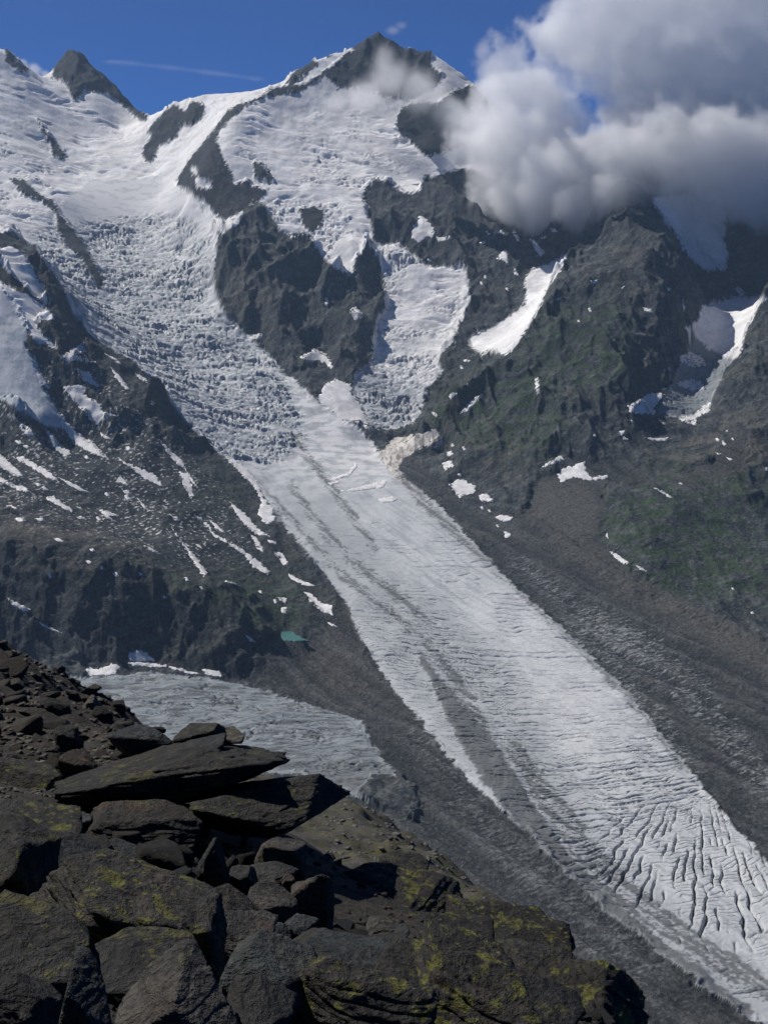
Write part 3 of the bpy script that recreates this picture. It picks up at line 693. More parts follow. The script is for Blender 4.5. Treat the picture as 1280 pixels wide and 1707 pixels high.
# ------------------------------------------------------------------ materials
class NT:
    def __init__(self, name):
        self.m = bpy.data.materials.new(name); self.m.use_nodes = True
        self.t = self.m.node_tree; self.t.nodes.clear()
        self.out = self.n('ShaderNodeOutputMaterial')
    def n(self, typ, **kw):
        nd = self.t.nodes.new(typ)
        for k, v in kw.items(): setattr(nd, k, v)
        return nd
    def put(self, sock, v):
        if isinstance(v, bpy.types.NodeSocket): self.t.links.new(v, sock)
        elif v is not None:
            if sock.type == 'RGBA' and not hasattr(v, '__len__'): v = (v, v, v, 1)
            elif sock.type == 'RGBA' and len(v) == 3: v = (*v, 1)
            sock.default_value = v
    def math(self, op, a, b=None, clamp=False):
        nd = self.n('ShaderNodeMath', operation=op, use_clamp=clamp)
        self.put(nd.inputs[0], a)
        if b is not None: self.put(nd.inputs[1], b)
        return nd.outputs[0]
    def noise(self, vec, scale, detail=4, rough=0.55, dist=0.0):
        nd = self.n('ShaderNodeTexNoise')
        self.put(nd.inputs['Vector'], vec); nd.inputs['Scale'].default_value = scale
        nd.inputs['Detail'].default_value = detail; nd.inputs['Roughness'].default_value = rough; nd.inputs['Distortion'].default_value = dist
        return nd.outputs['Fac']
    def voro(self, vec, scale, feature='F1', out='Distance'):
        nd = self.n('ShaderNodeTexVoronoi', feature=feature)
        self.put(nd.inputs['Vector'], vec); nd.inputs['Scale'].default_value = scale
        return nd.outputs[out]
    def map(self, vec, scale=(1, 1, 1), rot=(0, 0, 0), loc=(0, 0, 0)):
        nd = self.n('ShaderNodeMapping'); self.put(nd.inputs['Vector'], vec)
        nd.inputs['Scale'].default_value = scale; nd.inputs['Rotation'].default_value = rot; nd.inputs['Location'].default_value = loc
        return nd.outputs[0]
    def ramp(self, fac, a, b, lo=0.0, hi=1.0):
        nd = self.n('ShaderNodeMapRange', interpolation_type='SMOOTHSTEP')
        self.put(nd.inputs[0], fac); nd.inputs[1].default_value = a; nd.inputs[2].default_value = b
        nd.inputs[3].default_value = lo; nd.inputs[4].default_value = hi
        return nd.outputs[0]
    def mix(self, fac, a, b, mode='MIX'):
        nd = self.n('ShaderNodeMix', data_type='RGBA', blend_type=mode)
        self.put(nd.inputs[0], fac); self.put(nd.inputs[6], a); self.put(nd.inputs[7], b)
        return nd.outputs[2]
    def bump(self, h, strength, dist, normal=None):
        nd = self.n('ShaderNodeBump'); nd.inputs['Strength'].default_value = strength; nd.inputs['Distance'].default_value = dist
        self.put(nd.inputs['Height'], h)
        if normal is not None: self.put(nd.inputs['Normal'], normal)
        return nd.outputs[0]
    def attr(self, name):
        nd = self.n('ShaderNodeAttribute', attribute_name=name)
        sep = self.n('ShaderNodeSeparateColor'); self.t.links.new(nd.outputs['Color'], sep.inputs[0])
        return sep.outputs[0], sep.outputs[1], sep.outputs[2], nd.outputs['Alpha']
    def surface(self, color, rough, normal=None, spec=0.3):
        b = self.n('ShaderNodeBsdfPrincipled')
        self.put(b.inputs['Base Color'], color); self.put(b.inputs['Roughness'], rough)
        b.inputs['Specular IOR Level'].default_value = spec
        if normal is not None: self.put(b.inputs['Normal'], normal)
        self.t.links.new(b.outputs[0], self.out.inputs['Surface'])
        return self.m

def make_land():
    k = NT('mountain_land')
    P = k.n('ShaderNodeTexCoord').outputs['Object']
    nd = k.n('ShaderNodeAttribute', attribute_name='ground_colour')
    soft = nd.outputs['Alpha']
    Q = k.map(P, (1, 1, 1.7), (0.25, 0.55, 0.3))
    a = k.noise(Q, 1 / 8, 4, 0.72)
    rn = k.n('ShaderNodeTexNoise', noise_type='RIDGED_MULTIFRACTAL'); k.put(rn.inputs['Vector'], Q)
    rn.inputs['Scale'].default_value = 1 / 30; rn.inputs['Detail'].default_value = 5; rn.inputs['Roughness'].default_value = 0.62
    f = k.ramp(a, 0.3, 0.7, 0.52, 1.5)
    f2 = k.n('ShaderNodeMix', data_type='FLOAT'); k.put(f2.inputs[0], soft); k.put(f2.inputs[2], f); f2.inputs[3].default_value = 1.0
    col = k.mix(1.0, nd.outputs['Color'], f2.outputs[0], 'MULTIPLY')
    hr = k.math('ADD', k.math('MULTIPLY', a, 6.0), k.math('MULTIPLY', rn.outputs[0], 2.6))
    hm = k.n('ShaderNodeMix', data_type='FLOAT'); k.put(hm.inputs[0], soft); k.put(hm.inputs[2], hr); k.put(hm.inputs[3], k.math('MULTIPLY', a, 1.3))
    nrm = k.bump(hm.outputs[0], 1.0, 1.0)
    return k.surface(col, 0.8, nrm, 0.15)
M_LAND = make_land()

def make_glacier():
    """bare ice: ground colour of the point, crevasses as sharp slits, their shade and dirt put into the colour"""
    k = NT('glacier_ice')
    P = k.n('ShaderNodeTexCoord').outputs['Object']
    nd = k.n('ShaderNodeAttribute', attribute_name='ground_colour')
    ph = k.attr('crevasse_phase'); st = k.attr('crevasse_depth')
    a = k.noise(P, 1 / 7, 3, 0.7)
    def slit(p, w):
        fr = k.math('FRACT', k.math('ADD', p, k.math('MULTIPLY', k.math('SUBTRACT', a, 0.5), 0.12)))
        return k.ramp(k.math('ABSOLUTE', k.math('SUBTRACT', fr, 0.5)), w, w * 0.25)
    l1 = k.math('MULTIPLY', slit(ph[0], 0.085), st[0]); l2 = k.math('MULTIPLY', slit(ph[1], 0.13), st[1]); l3 = k.math('MULTIPLY', slit(ph[2], 0.10), st[2])
    ln = k.math('MAXIMUM', l1, k.math('MAXIMUM', k.math('MULTIPLY', l2, 0.95), l3), clamp=True)
    col = k.mix(k.math('MULTIPLY', ln, 0.8), nd.outputs['Color'], (0.10, 0.11, 0.12))  # dark slits: crevasse shade, along with dirt, painted into the ice colour
    h = k.math('SUBTRACT', k.math('MULTIPLY', a, 1.2), k.math('MULTIPLY', ln, 2.5))
    return k.surface(col, 0.7, k.bump(h, 0.9, 1.0), 0.2)
M_GLACIER = make_glacier()

def make_snow():
    k = NT('old_snow')
    P = k.n('ShaderNodeTexCoord').outputs['Object']
    a = k.noise(P, 1 / 22, 5, 0.65); b = k.noise(P, 1 / 5, 4, 0.7)
    c = k.mix(k.ramp(a, 0.35, 0.66), (0.60, 0.585, 0.57), (0.79, 0.78, 0.775))
    c = k.mix(k.ramp(b, 0.5, 0.3, 0, 0.4), c, (0.42, 0.40, 0.38))
    return k.surface(c, 0.6, k.bump(k.math('MULTIPLY', b, 1.4), 0.7, 1.0), 0.2)
M_SNOW = make_snow()

def make_dirty():
    k = NT('dirty_avalanche_snow')
    P = k.n('ShaderNodeTexCoord').outputs['Object']
    a = k.noise(k.map(P, (1, 0.25, 0.5), (0, 0, 0.5)), 1 / 12, 6, 0.7, 1.0); b = k.noise(P, 1 / 5, 4, 0.7)
    c = k.mix(k.ramp(a, 0.36, 0.6), (0.20, 0.18, 0.155), (0.62, 0.58, 0.53))
    return k.surface(c, 0.7, k.bump(k.math('MULTIPLY', b, 1.6), 0.7, 1.0), 0.2)
M_DIRTY = make_dirty()

def make_pond():
    k = NT('meltwater')
    P = k.n('ShaderNodeTexCoord').outputs['Object']
    return k.surface((0.055, 0.16, 0.145), 0.2, k.bump(k.noise(P, 0.7, 2), 0.05, 0.1), 0.4)
M_POND = make_pond()
# ------------------------------------------------------------------ the land, cut into its masses
rid_v = np.zeros(XX.shape, np.int8)
def region(k, poly, y0=0, y1=1e9, warp=0.0):
    rid_v[cover([poly], 0, warp, y0, y1) > 0.5] = k
region(2, [(-320,-140),(70,-140),(75,148),(110,180),(150,190),(238,200),(250,230),(240,270),(290,300),(150,300),(100,340),(176,480),(120,520),(60,425),(0,395),(-320,350)], 4300)
region(1, [(75,150),(80,60),(125,40),(180,90),(260,200),(238,202),(190,170),(130,172),(100,140)], 6200)
region(12, [(405,349),(440,340),(452,360),(468,385),(487,393),(508,386),(523,402),(555,445),(586,460),(606,416),(612,400),(632,405),(645,510),(622,560),(618,608),(590,622),(575,637),(557,622),(530,668),(480,625),(432,575),(380,530),(355,480),(365,390)], 4100, 5300)
region(8, [(1600,-140),(1600,900),(1290,1000),(1100,1000),(1010,900),(890,860),(780,830),(720,780),(700,715),(740,670),(800,622),(860,588),(900,528),(935,478),(960,438),(1020,412),(1075,370),(1080,320),(1150,150)], 2700, 5400)
region(9, P_ICE[4], 3500, 4800)
region(10, P_GRAVEL[0], 1500, 3900)
region(11, P_GRAVEL[1], 500, 3000)
region(3, [(-320,350),(0,393),(60,428),(90,488),(130,558),(200,598),(260,638),(300,698),(350,748),(400,788),(432,822),(440,850),(470,890),(520,950),(575,1010),(600,1065),(560,1062),(440,1090),(460,1155),(250,1108),(-320,1090)], 2450, 4420)
rid_v[behind_left & (YY > 3500)] = 3
rid_v[(second > 0.5)] = 5
_m = (main_ice > 0.5) & (rid_v != 3) & (rid_v != 1); rid_v[_m] = 4
rid_v[(hang > 0.5)] = 7
rid_v[(pers > 0.5)] = 6
region(13, P_SNOW[2], 4200, 4900); region(14, P_SNOW[4], 4200, 4800); region(15, P_SNOW[3], 4600, 5500); region(16, P_SNOW[5], 3950, 4420); region(17, P_SNOW[6], 3900, 4420)
rid_v[(YY < 1320)] = 11
REG = {0: ('mountain', 'snow-capped central mountain with dark rocky summit and hanging glaciers', 'mountain'),
       1: ('mountain', 'dark rock pyramid peak standing alone above the snow saddle', 'mountain'),
       2: ('mountain', 'snow-covered slope with thin rock ribs at the upper left edge', 'mountain'),
       3: ('rocky_slope', 'dark rock slope on the left spotted with snow, above the small pond', 'slope'),
       4: ('glacier', 'long main glacier from broken icefall down to crevassed grey-white tongue', 'glacier'),
       5: ('glacier', 'short steep glacier between the brown buttress and the right rock wall', 'glacier'),
       6: ('glacier', 'blue-grey side glacier at the foot of the shaded cliff on the left', 'glacier'),
       7: ('glacier', 'smooth pale blue ice apron high on the left rock slope', 'glacier'),
       8: ('mountain', 'dark green-grey mountain on the right with its top in the cloud', 'mountain'),
       9: ('glacier', 'small blue-grey cirque glacier on the right mountain', 'glacier'),
       10: ('moraine', 'grey rubble moraine along the right side of the main glacier', 'moraine'),
       11: ('moraine', 'grey rubble moraine along the left side of the main glacier', 'moraine'),
       13: ('snowfield', 'bright snow-filled couloir slanting down the right rock wall', 'snowfield'),
       14: ('snowfield', 'snowfield in the right cirque, half in cloud shadow', 'snowfield'),
       15: ('hanging_glacier', 'grey hanging glacier tongue just below the big cloud', 'glacier'),
       16: ('snowfield', 'upper white snowfield at the left edge under the dark crest', 'snowfield'),
       17: ('snowfield', 'white snowfield above the pale blue ice apron at the left', 'snowfield'),
       12: ('rock_buttress', 'brown rock buttress between the icefall and the short steep glacier', 'cliff')}
# colour of the ground itself, point by point
def mixc(a, b, f): return a + (np.asarray(b, f32) - a) * np.clip(f, 0, 1).astype(f32)[:, None]
ZA32 = ZA.astype(f32)
def rock_colour(k):
    x, y, z = XX[k], YY[k], ZA32[k]
    n1 = fbm2(x / 140, (y + z) / 140, 4, 201, 0.6)
    dx, dy = x + 0.45 * z, z * 1.4 - 0.4 * x + 0.3 * y                     # beds dipping to the right
    n2 = fbm2(dx / 46, dy / 30, 5, 211, 0.65)
    n3 = fbm2(dx / 9, dy / 7, 3, 221, 0.7)
    c = np.tile(np.array((0.044, 0.049, 0.050), f32), (len(x), 1))
    c = mixc(c, (0.027, 0.030, 0.034), sstep(0.0, -0.5, n2))
    c = mixc(c, (0.098, 0.100, 0.092), sstep(0.0, 0.55, n2) * 0.9)
    c = mixc(c, (0.070, 0.068, 0.054), sstep(0.0, 0.5, n1) * 0.5)
    c = mixc(c, (0.165, 0.16, 0.15), sstep(0.2, 0.75, n3) * 0.45)
    c = mixc(c, (0.026, 0.028, 0.03), sstep(-0.15, -0.7, n3) * 0.5)
    c = mixc(c, (0.024, 0.026, 0.030), rock_up[k] * 0.8)
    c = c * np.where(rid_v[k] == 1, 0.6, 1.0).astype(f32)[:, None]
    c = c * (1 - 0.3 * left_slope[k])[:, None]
    bm = brown[k] * sstep(-0.35, 0.3, n1 * 0.6 + n2 * 0.6)
    c = mixc(c, (0.112, 0.096, 0.074), bm * 0.7)
    c = mixc(c, (0.040, 0.064, 0.026), veg[k] * sstep(-0.35, 0.2, fbm2(x / 42, (y + z) / 42, 4, 231, 0.65)) * 0.85)
    c = c * np.array((0.95, 1.0, 1.03), f32)
    fl_ = fbm2((dx + 0.5 * y) / 16, dy / 7, 4, 235, 0.65)
    c = mixc(c, (0.66, 0.66, 0.66), fleck_zone[k] * left_slope[k] * sstep(0.62, 0.74, fl_ + 0.25 * n1))
    # rubble
    g = np.tile(np.array((0.036, 0.040, 0.041), f32), (len(x), 1))
    g = mixc(g, (0.056, 0.058, 0.056), sstep(-0.3, 0.5, gfine[k]))
    g = mixc(g, (0.07, 0.062, 0.052), brown[k] * 0.5)
    g = mixc(g, (0.05, 0.062, 0.034), veg[k] * sstep(-0.1, 0.4, n1) * 0.5)
    g = mixc(g, (0.078, 0.080, 0.077), sstep(0.1, 0.7, bands[k]) * 0.8)
    g = mixc(g, (0.025, 0.028, 0.029), sstep(-0.1, -0.7, bands[k]) * 0.8)
    s3 = noise2(x / 4.2, (y + z) / 4.2, 241)
    g = mixc(g, (0.14, 0.138, 0.132), sstep(0.35, 0.7, s3) * 0.6)
    g = mixc(g, (0.03, 0.032, 0.033), sstep(-0.35, -0.7, s3) * 0.7)
    g = mixc(g, (0.082, 0.080, 0.071), tan_band[k] * 0.85)
    sk = streak[k] * sstep(0.10, 0.6, fbm2((x * 0.3 + y * 0.1) / 9, (y - 0.25 * x) / 7, 4, 245, 0.75) + 0.4 * n1)
    g = mixc(g, (0.30, 0.315, 0.32), sk * 0.7)
    return mixc(c, g, gravel[k])
def ice_colour(k):
    x, y, z = XX[k], YY[k], ZA32[k]
    fx, fy = x + 0.56 * y, (y - 0.56 * x) * 0.10
    i1 = fbm2(fx / 17, fy / 17, 4, 251, 0.65); i2 = fbm2(x / 8, (y + z) / 8, 3, 255, 0.7)
    c = np.tile(np.array((0.47, 0.485, 0.49), f32), (len(x), 1))
    c = mixc(c, (0.55, 0.56, 0.565), sstep(-0.1, 0.6, i1) * 0.8)
    c = mixc(c, (0.30, 0.32, 0.33), sstep(-0.1, -0.6, i1) * 0.55)
    c = mixc(c, (0.60, 0.605, 0.605), smooth_zone[k] * 0.5)
    c = mixc(c, (0.26, 0.275, 0.285), sstep(-0.1, -0.6, i2) * 0.35)
    c = mixc(c, (0.36, 0.385, 0.395), sstep(3300, 3750, YY[k]) * sstep(4800, 4350, YY[k]) * sstep(-0.5, 0.3, i2) * 0.7)
    c = mixc(c, (0.30, 0.32, 0.33), grey_side[k] * sstep(-0.7, 0.3, i1 + 0.5 * i2) * 0.85)
    bl = np.clip(0.75 * pers[k] + 0.8 * hang[k] + 0.25 * fall[k] + 0.6 * cirque[k], 0, 1)
    c = mixc(c, (0.40, 0.49, 0.54), bl * (0.5 + 0.4 * i2))
    upper = sstep(3350, 4100, YY[k])
    c = mixc(c, (0.72, 0.71, 0.70), upper * np.clip(sstep(-0.55, 0.35, fbm2(x / 60, (y + z) / 45, 4, 261, 0.6)) + 0.5 * sstep(4700, 5200, YY[k]), 0, 1) * (1 - 0.25 * fall[k]))
    c = mixc(c, (0.25, 0.285, 0.31), pers[k] * 0.7)
    c = mixc(c, (0.42, 0.45, 0.47), pers[k] * sstep(0.05, 0.5, fbm2((x + 0.3 * y) / 70, (y - 0.25 * x) / 9, 4, 267, 0.65)) * 0.8)
    c = mixc(c, (0.36, 0.38, 0.395), fall[k] * sstep(-0.2, 0.4, fbm2(x / 33, (y + z) / 20, 3, 262, 0.65)) * 0.8)
    c = mixc(c, (0.15, 0.175, 0.20), cleft[k] * 0.8)
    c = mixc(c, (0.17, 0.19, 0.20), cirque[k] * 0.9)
    dd = np.clip(np.maximum(sstep(0.25, 0.7, deb[k]), 0.95 * sstep(0.15, 0.6, deb2[k]) * sstep(-0.7, 0.2, i1 + 0.7 * i2)), 0, 1) * main_ice[k]
    dd = np.maximum(dd, pers[k] * np.clip(0.5 + sstep(2330, 2080, YY[k]) * 0.5 + 0.55 * sstep(0.0, 0.5, fbm2((x + y * .3) / 60, (y - .3 * x) / 14, 3, 265)), 0, 1))
    return mixc(c, (0.092, 0.097, 0.096), dd * 0.88)
def snow_colour(k):
    x, y, z = XX[k], YY[k], ZA32[k]
    s1 = fbm2(x / 110, (y + z) / 110, 4, 271, 0.6); s2 = fbm2(x / 22, (y + 2 * z) / 12, 4, 275, 0.65)
    c = np.tile(np.array((0.76, 0.74, 0.715), f32), (len(x), 1))
    c = mixc(c, (0.87, 0.855, 0.835), sstep(-0.2, 0.5, s1))
    c = mixc(c, (0.50, 0.515, 0.535), sstep(-0.05, -0.6, s2) * 0.5)
    return mixc(c, (0.24, 0.27, 0.30), cleft[k] * 0.55)
icef = sstep(0.35, 0.65, ice_all); snowf = sstep(0.35, 0.65, snow)
low = icef * ((YY < 5250) & (XX < -60) & (rid_v == 4))
icy = np.clip(second * sstep(-0.25, 0.35, fbm2(XX / 35, (YY + ZA32) / 25, 4, 281, 0.65)) * 0.75, 0, 1)
sf = snowf * (1 - low * sstep(5350, 4950, YY))
col = np.zeros((len(XX), 3), f32)
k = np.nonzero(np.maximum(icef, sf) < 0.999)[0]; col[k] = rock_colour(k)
k = np.nonzero((icef > 0.001) | (icy * snowf > 0.001))[0]; _ic = np.zeros_like(col); _ic[k] = ice_colour(k)
col = mixc(col, _ic, icef)
k = np.nonzero(sf > 0.001)[0]; col[k] = mixc(col[k], snow_colour(k), sf[k])
col = mixc(col, _ic, icy * snowf)
soft = np.maximum(icef, snowf)
COLR = np.concatenate([col, soft[:, None]], 1).astype(f32)

idx = np.full((NR, NAZ), -1, np.int64); idx[ACT] = np.arange(len(XX))
quads = np.stack([idx[:-1, :-1], idx[:-1, 1:], idx[1:, 1:], idx[1:, :-1]], -1).reshape(-1, 4)
quads = quads[(quads >= 0).all(1)]
face_rid = rid_v[quads[:, 0]]
V = np.stack([XX, YY, ZA32], -1)
print('LAND quads', len(quads))
for k, (nm, lab, cat) in REG.items():
    q4 = quads[face_rid == k]
    if not len(q4): continue
    u, inv = np.unique(q4, return_inverse=True)
    me = new_mesh(nm, V[u], inv.ravel(), 4, (M_GLACIER if k in (4, 6) else M_LAND,))
    if k in (4, 6):
        for an, arr in (('crevasse_phase', CREV_P), ('crevasse_depth', CREV_S)):
            at = me.attributes.new(an, 'FLOAT_COLOR', 'POINT'); at.data.foreach_set('color', arr[u].ravel())
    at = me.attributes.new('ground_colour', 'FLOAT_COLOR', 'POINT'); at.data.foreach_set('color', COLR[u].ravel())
    tag(obj(nm, me), lab, cat, kind='structure')
# ------------------------------------------------------------------ snow patches, each a shell of old snow lying on the rock
def jag(poly, rng, amp):
    P = np.array(poly, float); out = []
    for a, b in zip(P, np.roll(P, -1, 0)):
        n = max(1, int(np.hypot(*(b - a)) / 2.3))
        for k in range(n):
            q = a + (b - a) * k / n
            out.append(q + rng.randn(2) * amp * (1.0 if k else 0.5) * (1.25, 0.8))
    return np.array(out)
def in_poly(P, x, y):
    Q = np.roll(P, -1, 0); c = np.zeros(len(x), bool)
    for (ax, ay), (bx, by) in zip(P, Q):
        if ay == by: continue
        k = (ay <= y) != (by <= y)
        c ^= k & (x < ax + (y - ay) / (by - ay) * (bx - ax))
    return c
def snow_patch(poly, label, group=None, mat=None, name='snow_patch', cat='snow patch', lift=0.9, flat=False, kind=None, seed=[0]):
    seed[0] += 1
    rng = np.random.RandomState(seed[0])
    area = 0.5 * abs(sum(a[0] * b[1] - a[1] * b[0] for a, b in zip(poly, poly[1:] + poly[:1])))
    O = jag(poly, rng, 0.7 if flat else min(1.3, 0.5 + area / 900))
    s = max(2.4, math.sqrt(area / 320))
    gx, gy_ = np.meshgrid(np.arange(O[:, 0].min(), O[:, 0].max(), s), np.arange(O[:, 1].min(), O[:, 1].max(), s))
    gx = gx.ravel() + rng.rand(gx.size) * s * 0.4; gy_ = gy_.ravel() + rng.rand(gy_.size) * s * 0.4
    k = in_poly(O, gx, gy_)
    G = np.stack([gx[k], gy_[k]], 1)
    if len(G):
        d = np.min(np.hypot(G[:, None, 0] - O[None, :, 0], G[:, None, 1] - O[None, :, 1]), 1); G = G[d > 0.8]
    n0 = len(O)
    A = [Vector(p) for p in np.concatenate([O, G])]
    vs_, _, fc, ov, _, _ = delaunay_2d_cdt(A, [(i, (i + 1) % n0) for i in range(n0)], [list(range(n0))], 1, 1e-4)
    P2 = np.array([tuple(v) for v in vs_])
    edge = np.array([any(q < n0 for q in o_) for o_ in ov])
    G3, ok = ground_at(P2[:, 0], P2[:, 1])
    if flat: ok[:] = True; G3[:, 1] = 0
    T = [f for f in fc if len(f) == 3 and ok[list(f)].all()]
    T = [f for f in T if max(G3[list(f), 1]) - min(G3[list(f), 1]) < 90]
    if len(T) < 1: return None
    par = {}
    def find(v):
        while par.setdefault(v, v) != v: par[v] = par[par[v]]; v = par[v]
        return v
    for f in T: par[find(f[0])] = find(f[1]); par[find(f[1])] = find(f[2])
    cnt_ = {}
    for f in T: cnt_[find(f[0])] = cnt_.get(find(f[0]), 0) + 1
    top_ = max(cnt_, key=cnt_.get); T = [f for f in T if find(f[0]) == top_]
    dist = np.min(np.hypot(P2[:, None, 0] - O[None, :, 0], P2[:, None, 1] - O[None, :, 1]), 1)
    top = G3.copy()
    if flat:
        vv = (H / 2 - P2[:, 1]) / FPX; fw = CP - vv * SP; yk = POND_Z / ((SP + vv * CP) / fw)
        top = np.stack([(P2[:, 0] - W / 2) / FPX / fw * yk, yk, np.full(len(yk), POND_Z)], 1)
    else: top[:, 2] += np.where(edge, 0.1, 0.35 + lift * (1 - np.exp(-dist / 5)))
    bot = (top if flat else G3) - (0, -1.0, 4.0)
    used = sorted({v for f in T for v in f}); rm = {v: i for i, v in enumerate(used)}; n = len(used)
    F = []
    cnt = {}
    for f in T:
        a, b, c = (rm[v] for v in f)
        A_, B_, C_ = top[used[a]], top[used[b]], top[used[c]]
        if np.cross(B_ - A_, C_ - A_)[2] < 0: b, c = c, b
        F += [a, b, c, n + a, n + c, n + b]
        for e in ((a, b), (b, c), (c, a)): cnt[e] = cnt.get(e, 0) + 1
    for (a, b) in cnt:
        if (b, a) not in cnt: F += [a, n + a, b, b, n + a, n + b]
    V3 = np.concatenate([top[used], bot[used]])
    base = V3[:n].mean(0)
    me = new_mesh(name, V3 - base, np.array(F), 3, (mat or M_SNOW,))
    o = obj(name, me); o.location = base
    return tag(o, label, cat, group, kind)

for poly, label, group in PATCHES:
    snow_patch(poly, label, group)
for x, y, w, h in ((127,861,17,5),(24,864,22,6),(58,864,19,5),(11,843,19,6),(90,898,17,5),(270,993,9,5),(79,955,8,9),(188,955,12,7),(165,943,10,6),(143,935,12,5),(230,955,12,5),(205,818,14,6),(208,826,10,8),(174,822,10,6),
                   (160,862,9,6),(150,915,10,5),(430,985,9,5),(455,1000,9,7),(307,963,9,6),(332,978,8,5),(60,806,10,5),(68,812,14,6),(25,735,16,6),(40,743,12,5),(140,760,10,6),(210,745,9,6),(250,668,8,7),(375,735,7,5)):
    snow_patch([(x, y), (x + w * .5, y - h * .2), (x + w, y + h * .8), (x + w * .4, y + h)], 'tiny leftover fleck of snow on the left rock slope', 'tiny snow flecks on the left slope')
for x, y, w, h in ((809,386,8,6),(806,460,6,6),(842,480,7,5),(771,440,6,5),(800,470,5,4),(775,640,8,4),(766,610,6,5),(712,432,10,5),(770,745,7,6),(762,790,8,5),(750,740,8,4),(800,845,8,5),(812,850,7,4),(826,875,6,4)):
    snow_patch([(x, y), (x + w * .5, y - h * .2), (x + w, y + h * .8), (x + w * .4, y + h)], 'tiny leftover fleck of snow on the central rock wall', 'tiny snow flecks on the central wall')
for x, y, w, h in ((980,514,6,6),(962,534,5,4),(1050,700,8,5),(1100,705,12,3),(1112,612,8,6),(988,725,8,4),(1202,735,6,4),(1218,730,5,4),(1192,731,7,5),(1203,738,8,5),(1275,780,6,6),(1252,790,6,4),(1110,480,8,5),(1136,500,5,20),(1218,980,7,4),(1250,1020,8,4),(1130,805,8,3),(1010,890,4,9)):
    snow_patch([(x, y), (x + w * .5, y - h * .2), (x + w, y + h * .8), (x + w * .4, y + h)], 'tiny leftover fleck of snow on the right mountain', 'tiny snow flecks on the right mountain')
snow_patch(FAN, 'dusty brown fan of avalanche snow at the foot of the short glacier', None, M_DIRTY)
for poly, label in (([(545,800),(580,788),(594,770),(596,778),(585,792),(560,800)], 'uppermost pale snow bar lying across the glacier below the icefall'),
                    ([(565,820),(600,812),(646,800),(640,812),(600,818)], 'long pale snow bar lying across the glacier'),
                    ([(630,832),(655,828),(662,832),(655,837),(634,837)], 'short pale snow bar on the right side of the glacier'),
                    ([(546,805),(566,802),(562,807),(550,808)], 'tiny pale snow bar left of the long one')):
    snow_patch(poly, label, 'snow bars across the glacier', M_SNOW, lift=0.6)
snow_patch(POND, 'small turquoise meltwater pond below the left slope', None, M_POND, 'pond', 'pond', flat=True, kind='structure')
# ------------------------------------------------------------------ near ground: the hillside we stand on and the spur below it
def surface_through(P):
    P = np.array(P, float); n = len(P)
    S = np.ptp(P[:, 1])
    d = np.hypot(P[:, None, 0] - P[None, :, 0], P[:, None, 1] - P[None, :, 1]) / S
    A = np.zeros((n + 3, n + 3)); A[:n, :n] = -d - np.eye(n) * 2e-3
    A[:n, n] = 1; A[:n, n + 1] = P[:, 0] / S; A[:n, n + 2] = P[:, 1] / S; A[n:, :n] = A[:n, n:].T
    w = np.linalg.solve(A, np.concatenate([P[:, 2], [0, 0, 0]]))
    def f(x, y):
        x = np.asarray(x, float); y = np.asarray(y, float); sh = x.shape; x = x.ravel(); y = y.ravel()
        out = np.empty(len(x))
        for a in range(0, len(x), 40000):
            xa, ya = x[a:a + 40000], y[a:a + 40000]
            dd = np.sqrt((xa[:, None] - P[None, :, 0]) ** 2 + (ya[:, None] - P[None, :, 1]) ** 2 + (0.004 * S) ** 2) / S
            out[a:a + 40000] = -dd @ w[:n] + w[n] + w[n + 1] * xa / S + w[n + 2] * ya / S
        return out.reshape(sh)
    return f
def grid_mesh(name, xs, ys, zf, mat):
    gx, gy_ = np.meshgrid(xs, ys); z = zf(gx, gy_)
    ii = np.arange(gx.size).reshape(gx.shape)
    q_ = np.stack([ii[:-1, :-1], ii[:-1, 1:], ii[1:, 1:], ii[1:, :-1]], -1).reshape(-1)
    return new_mesh(name, np.stack([gx, gy_, z], -1).reshape(-1, 3), q_, 4, (mat,))

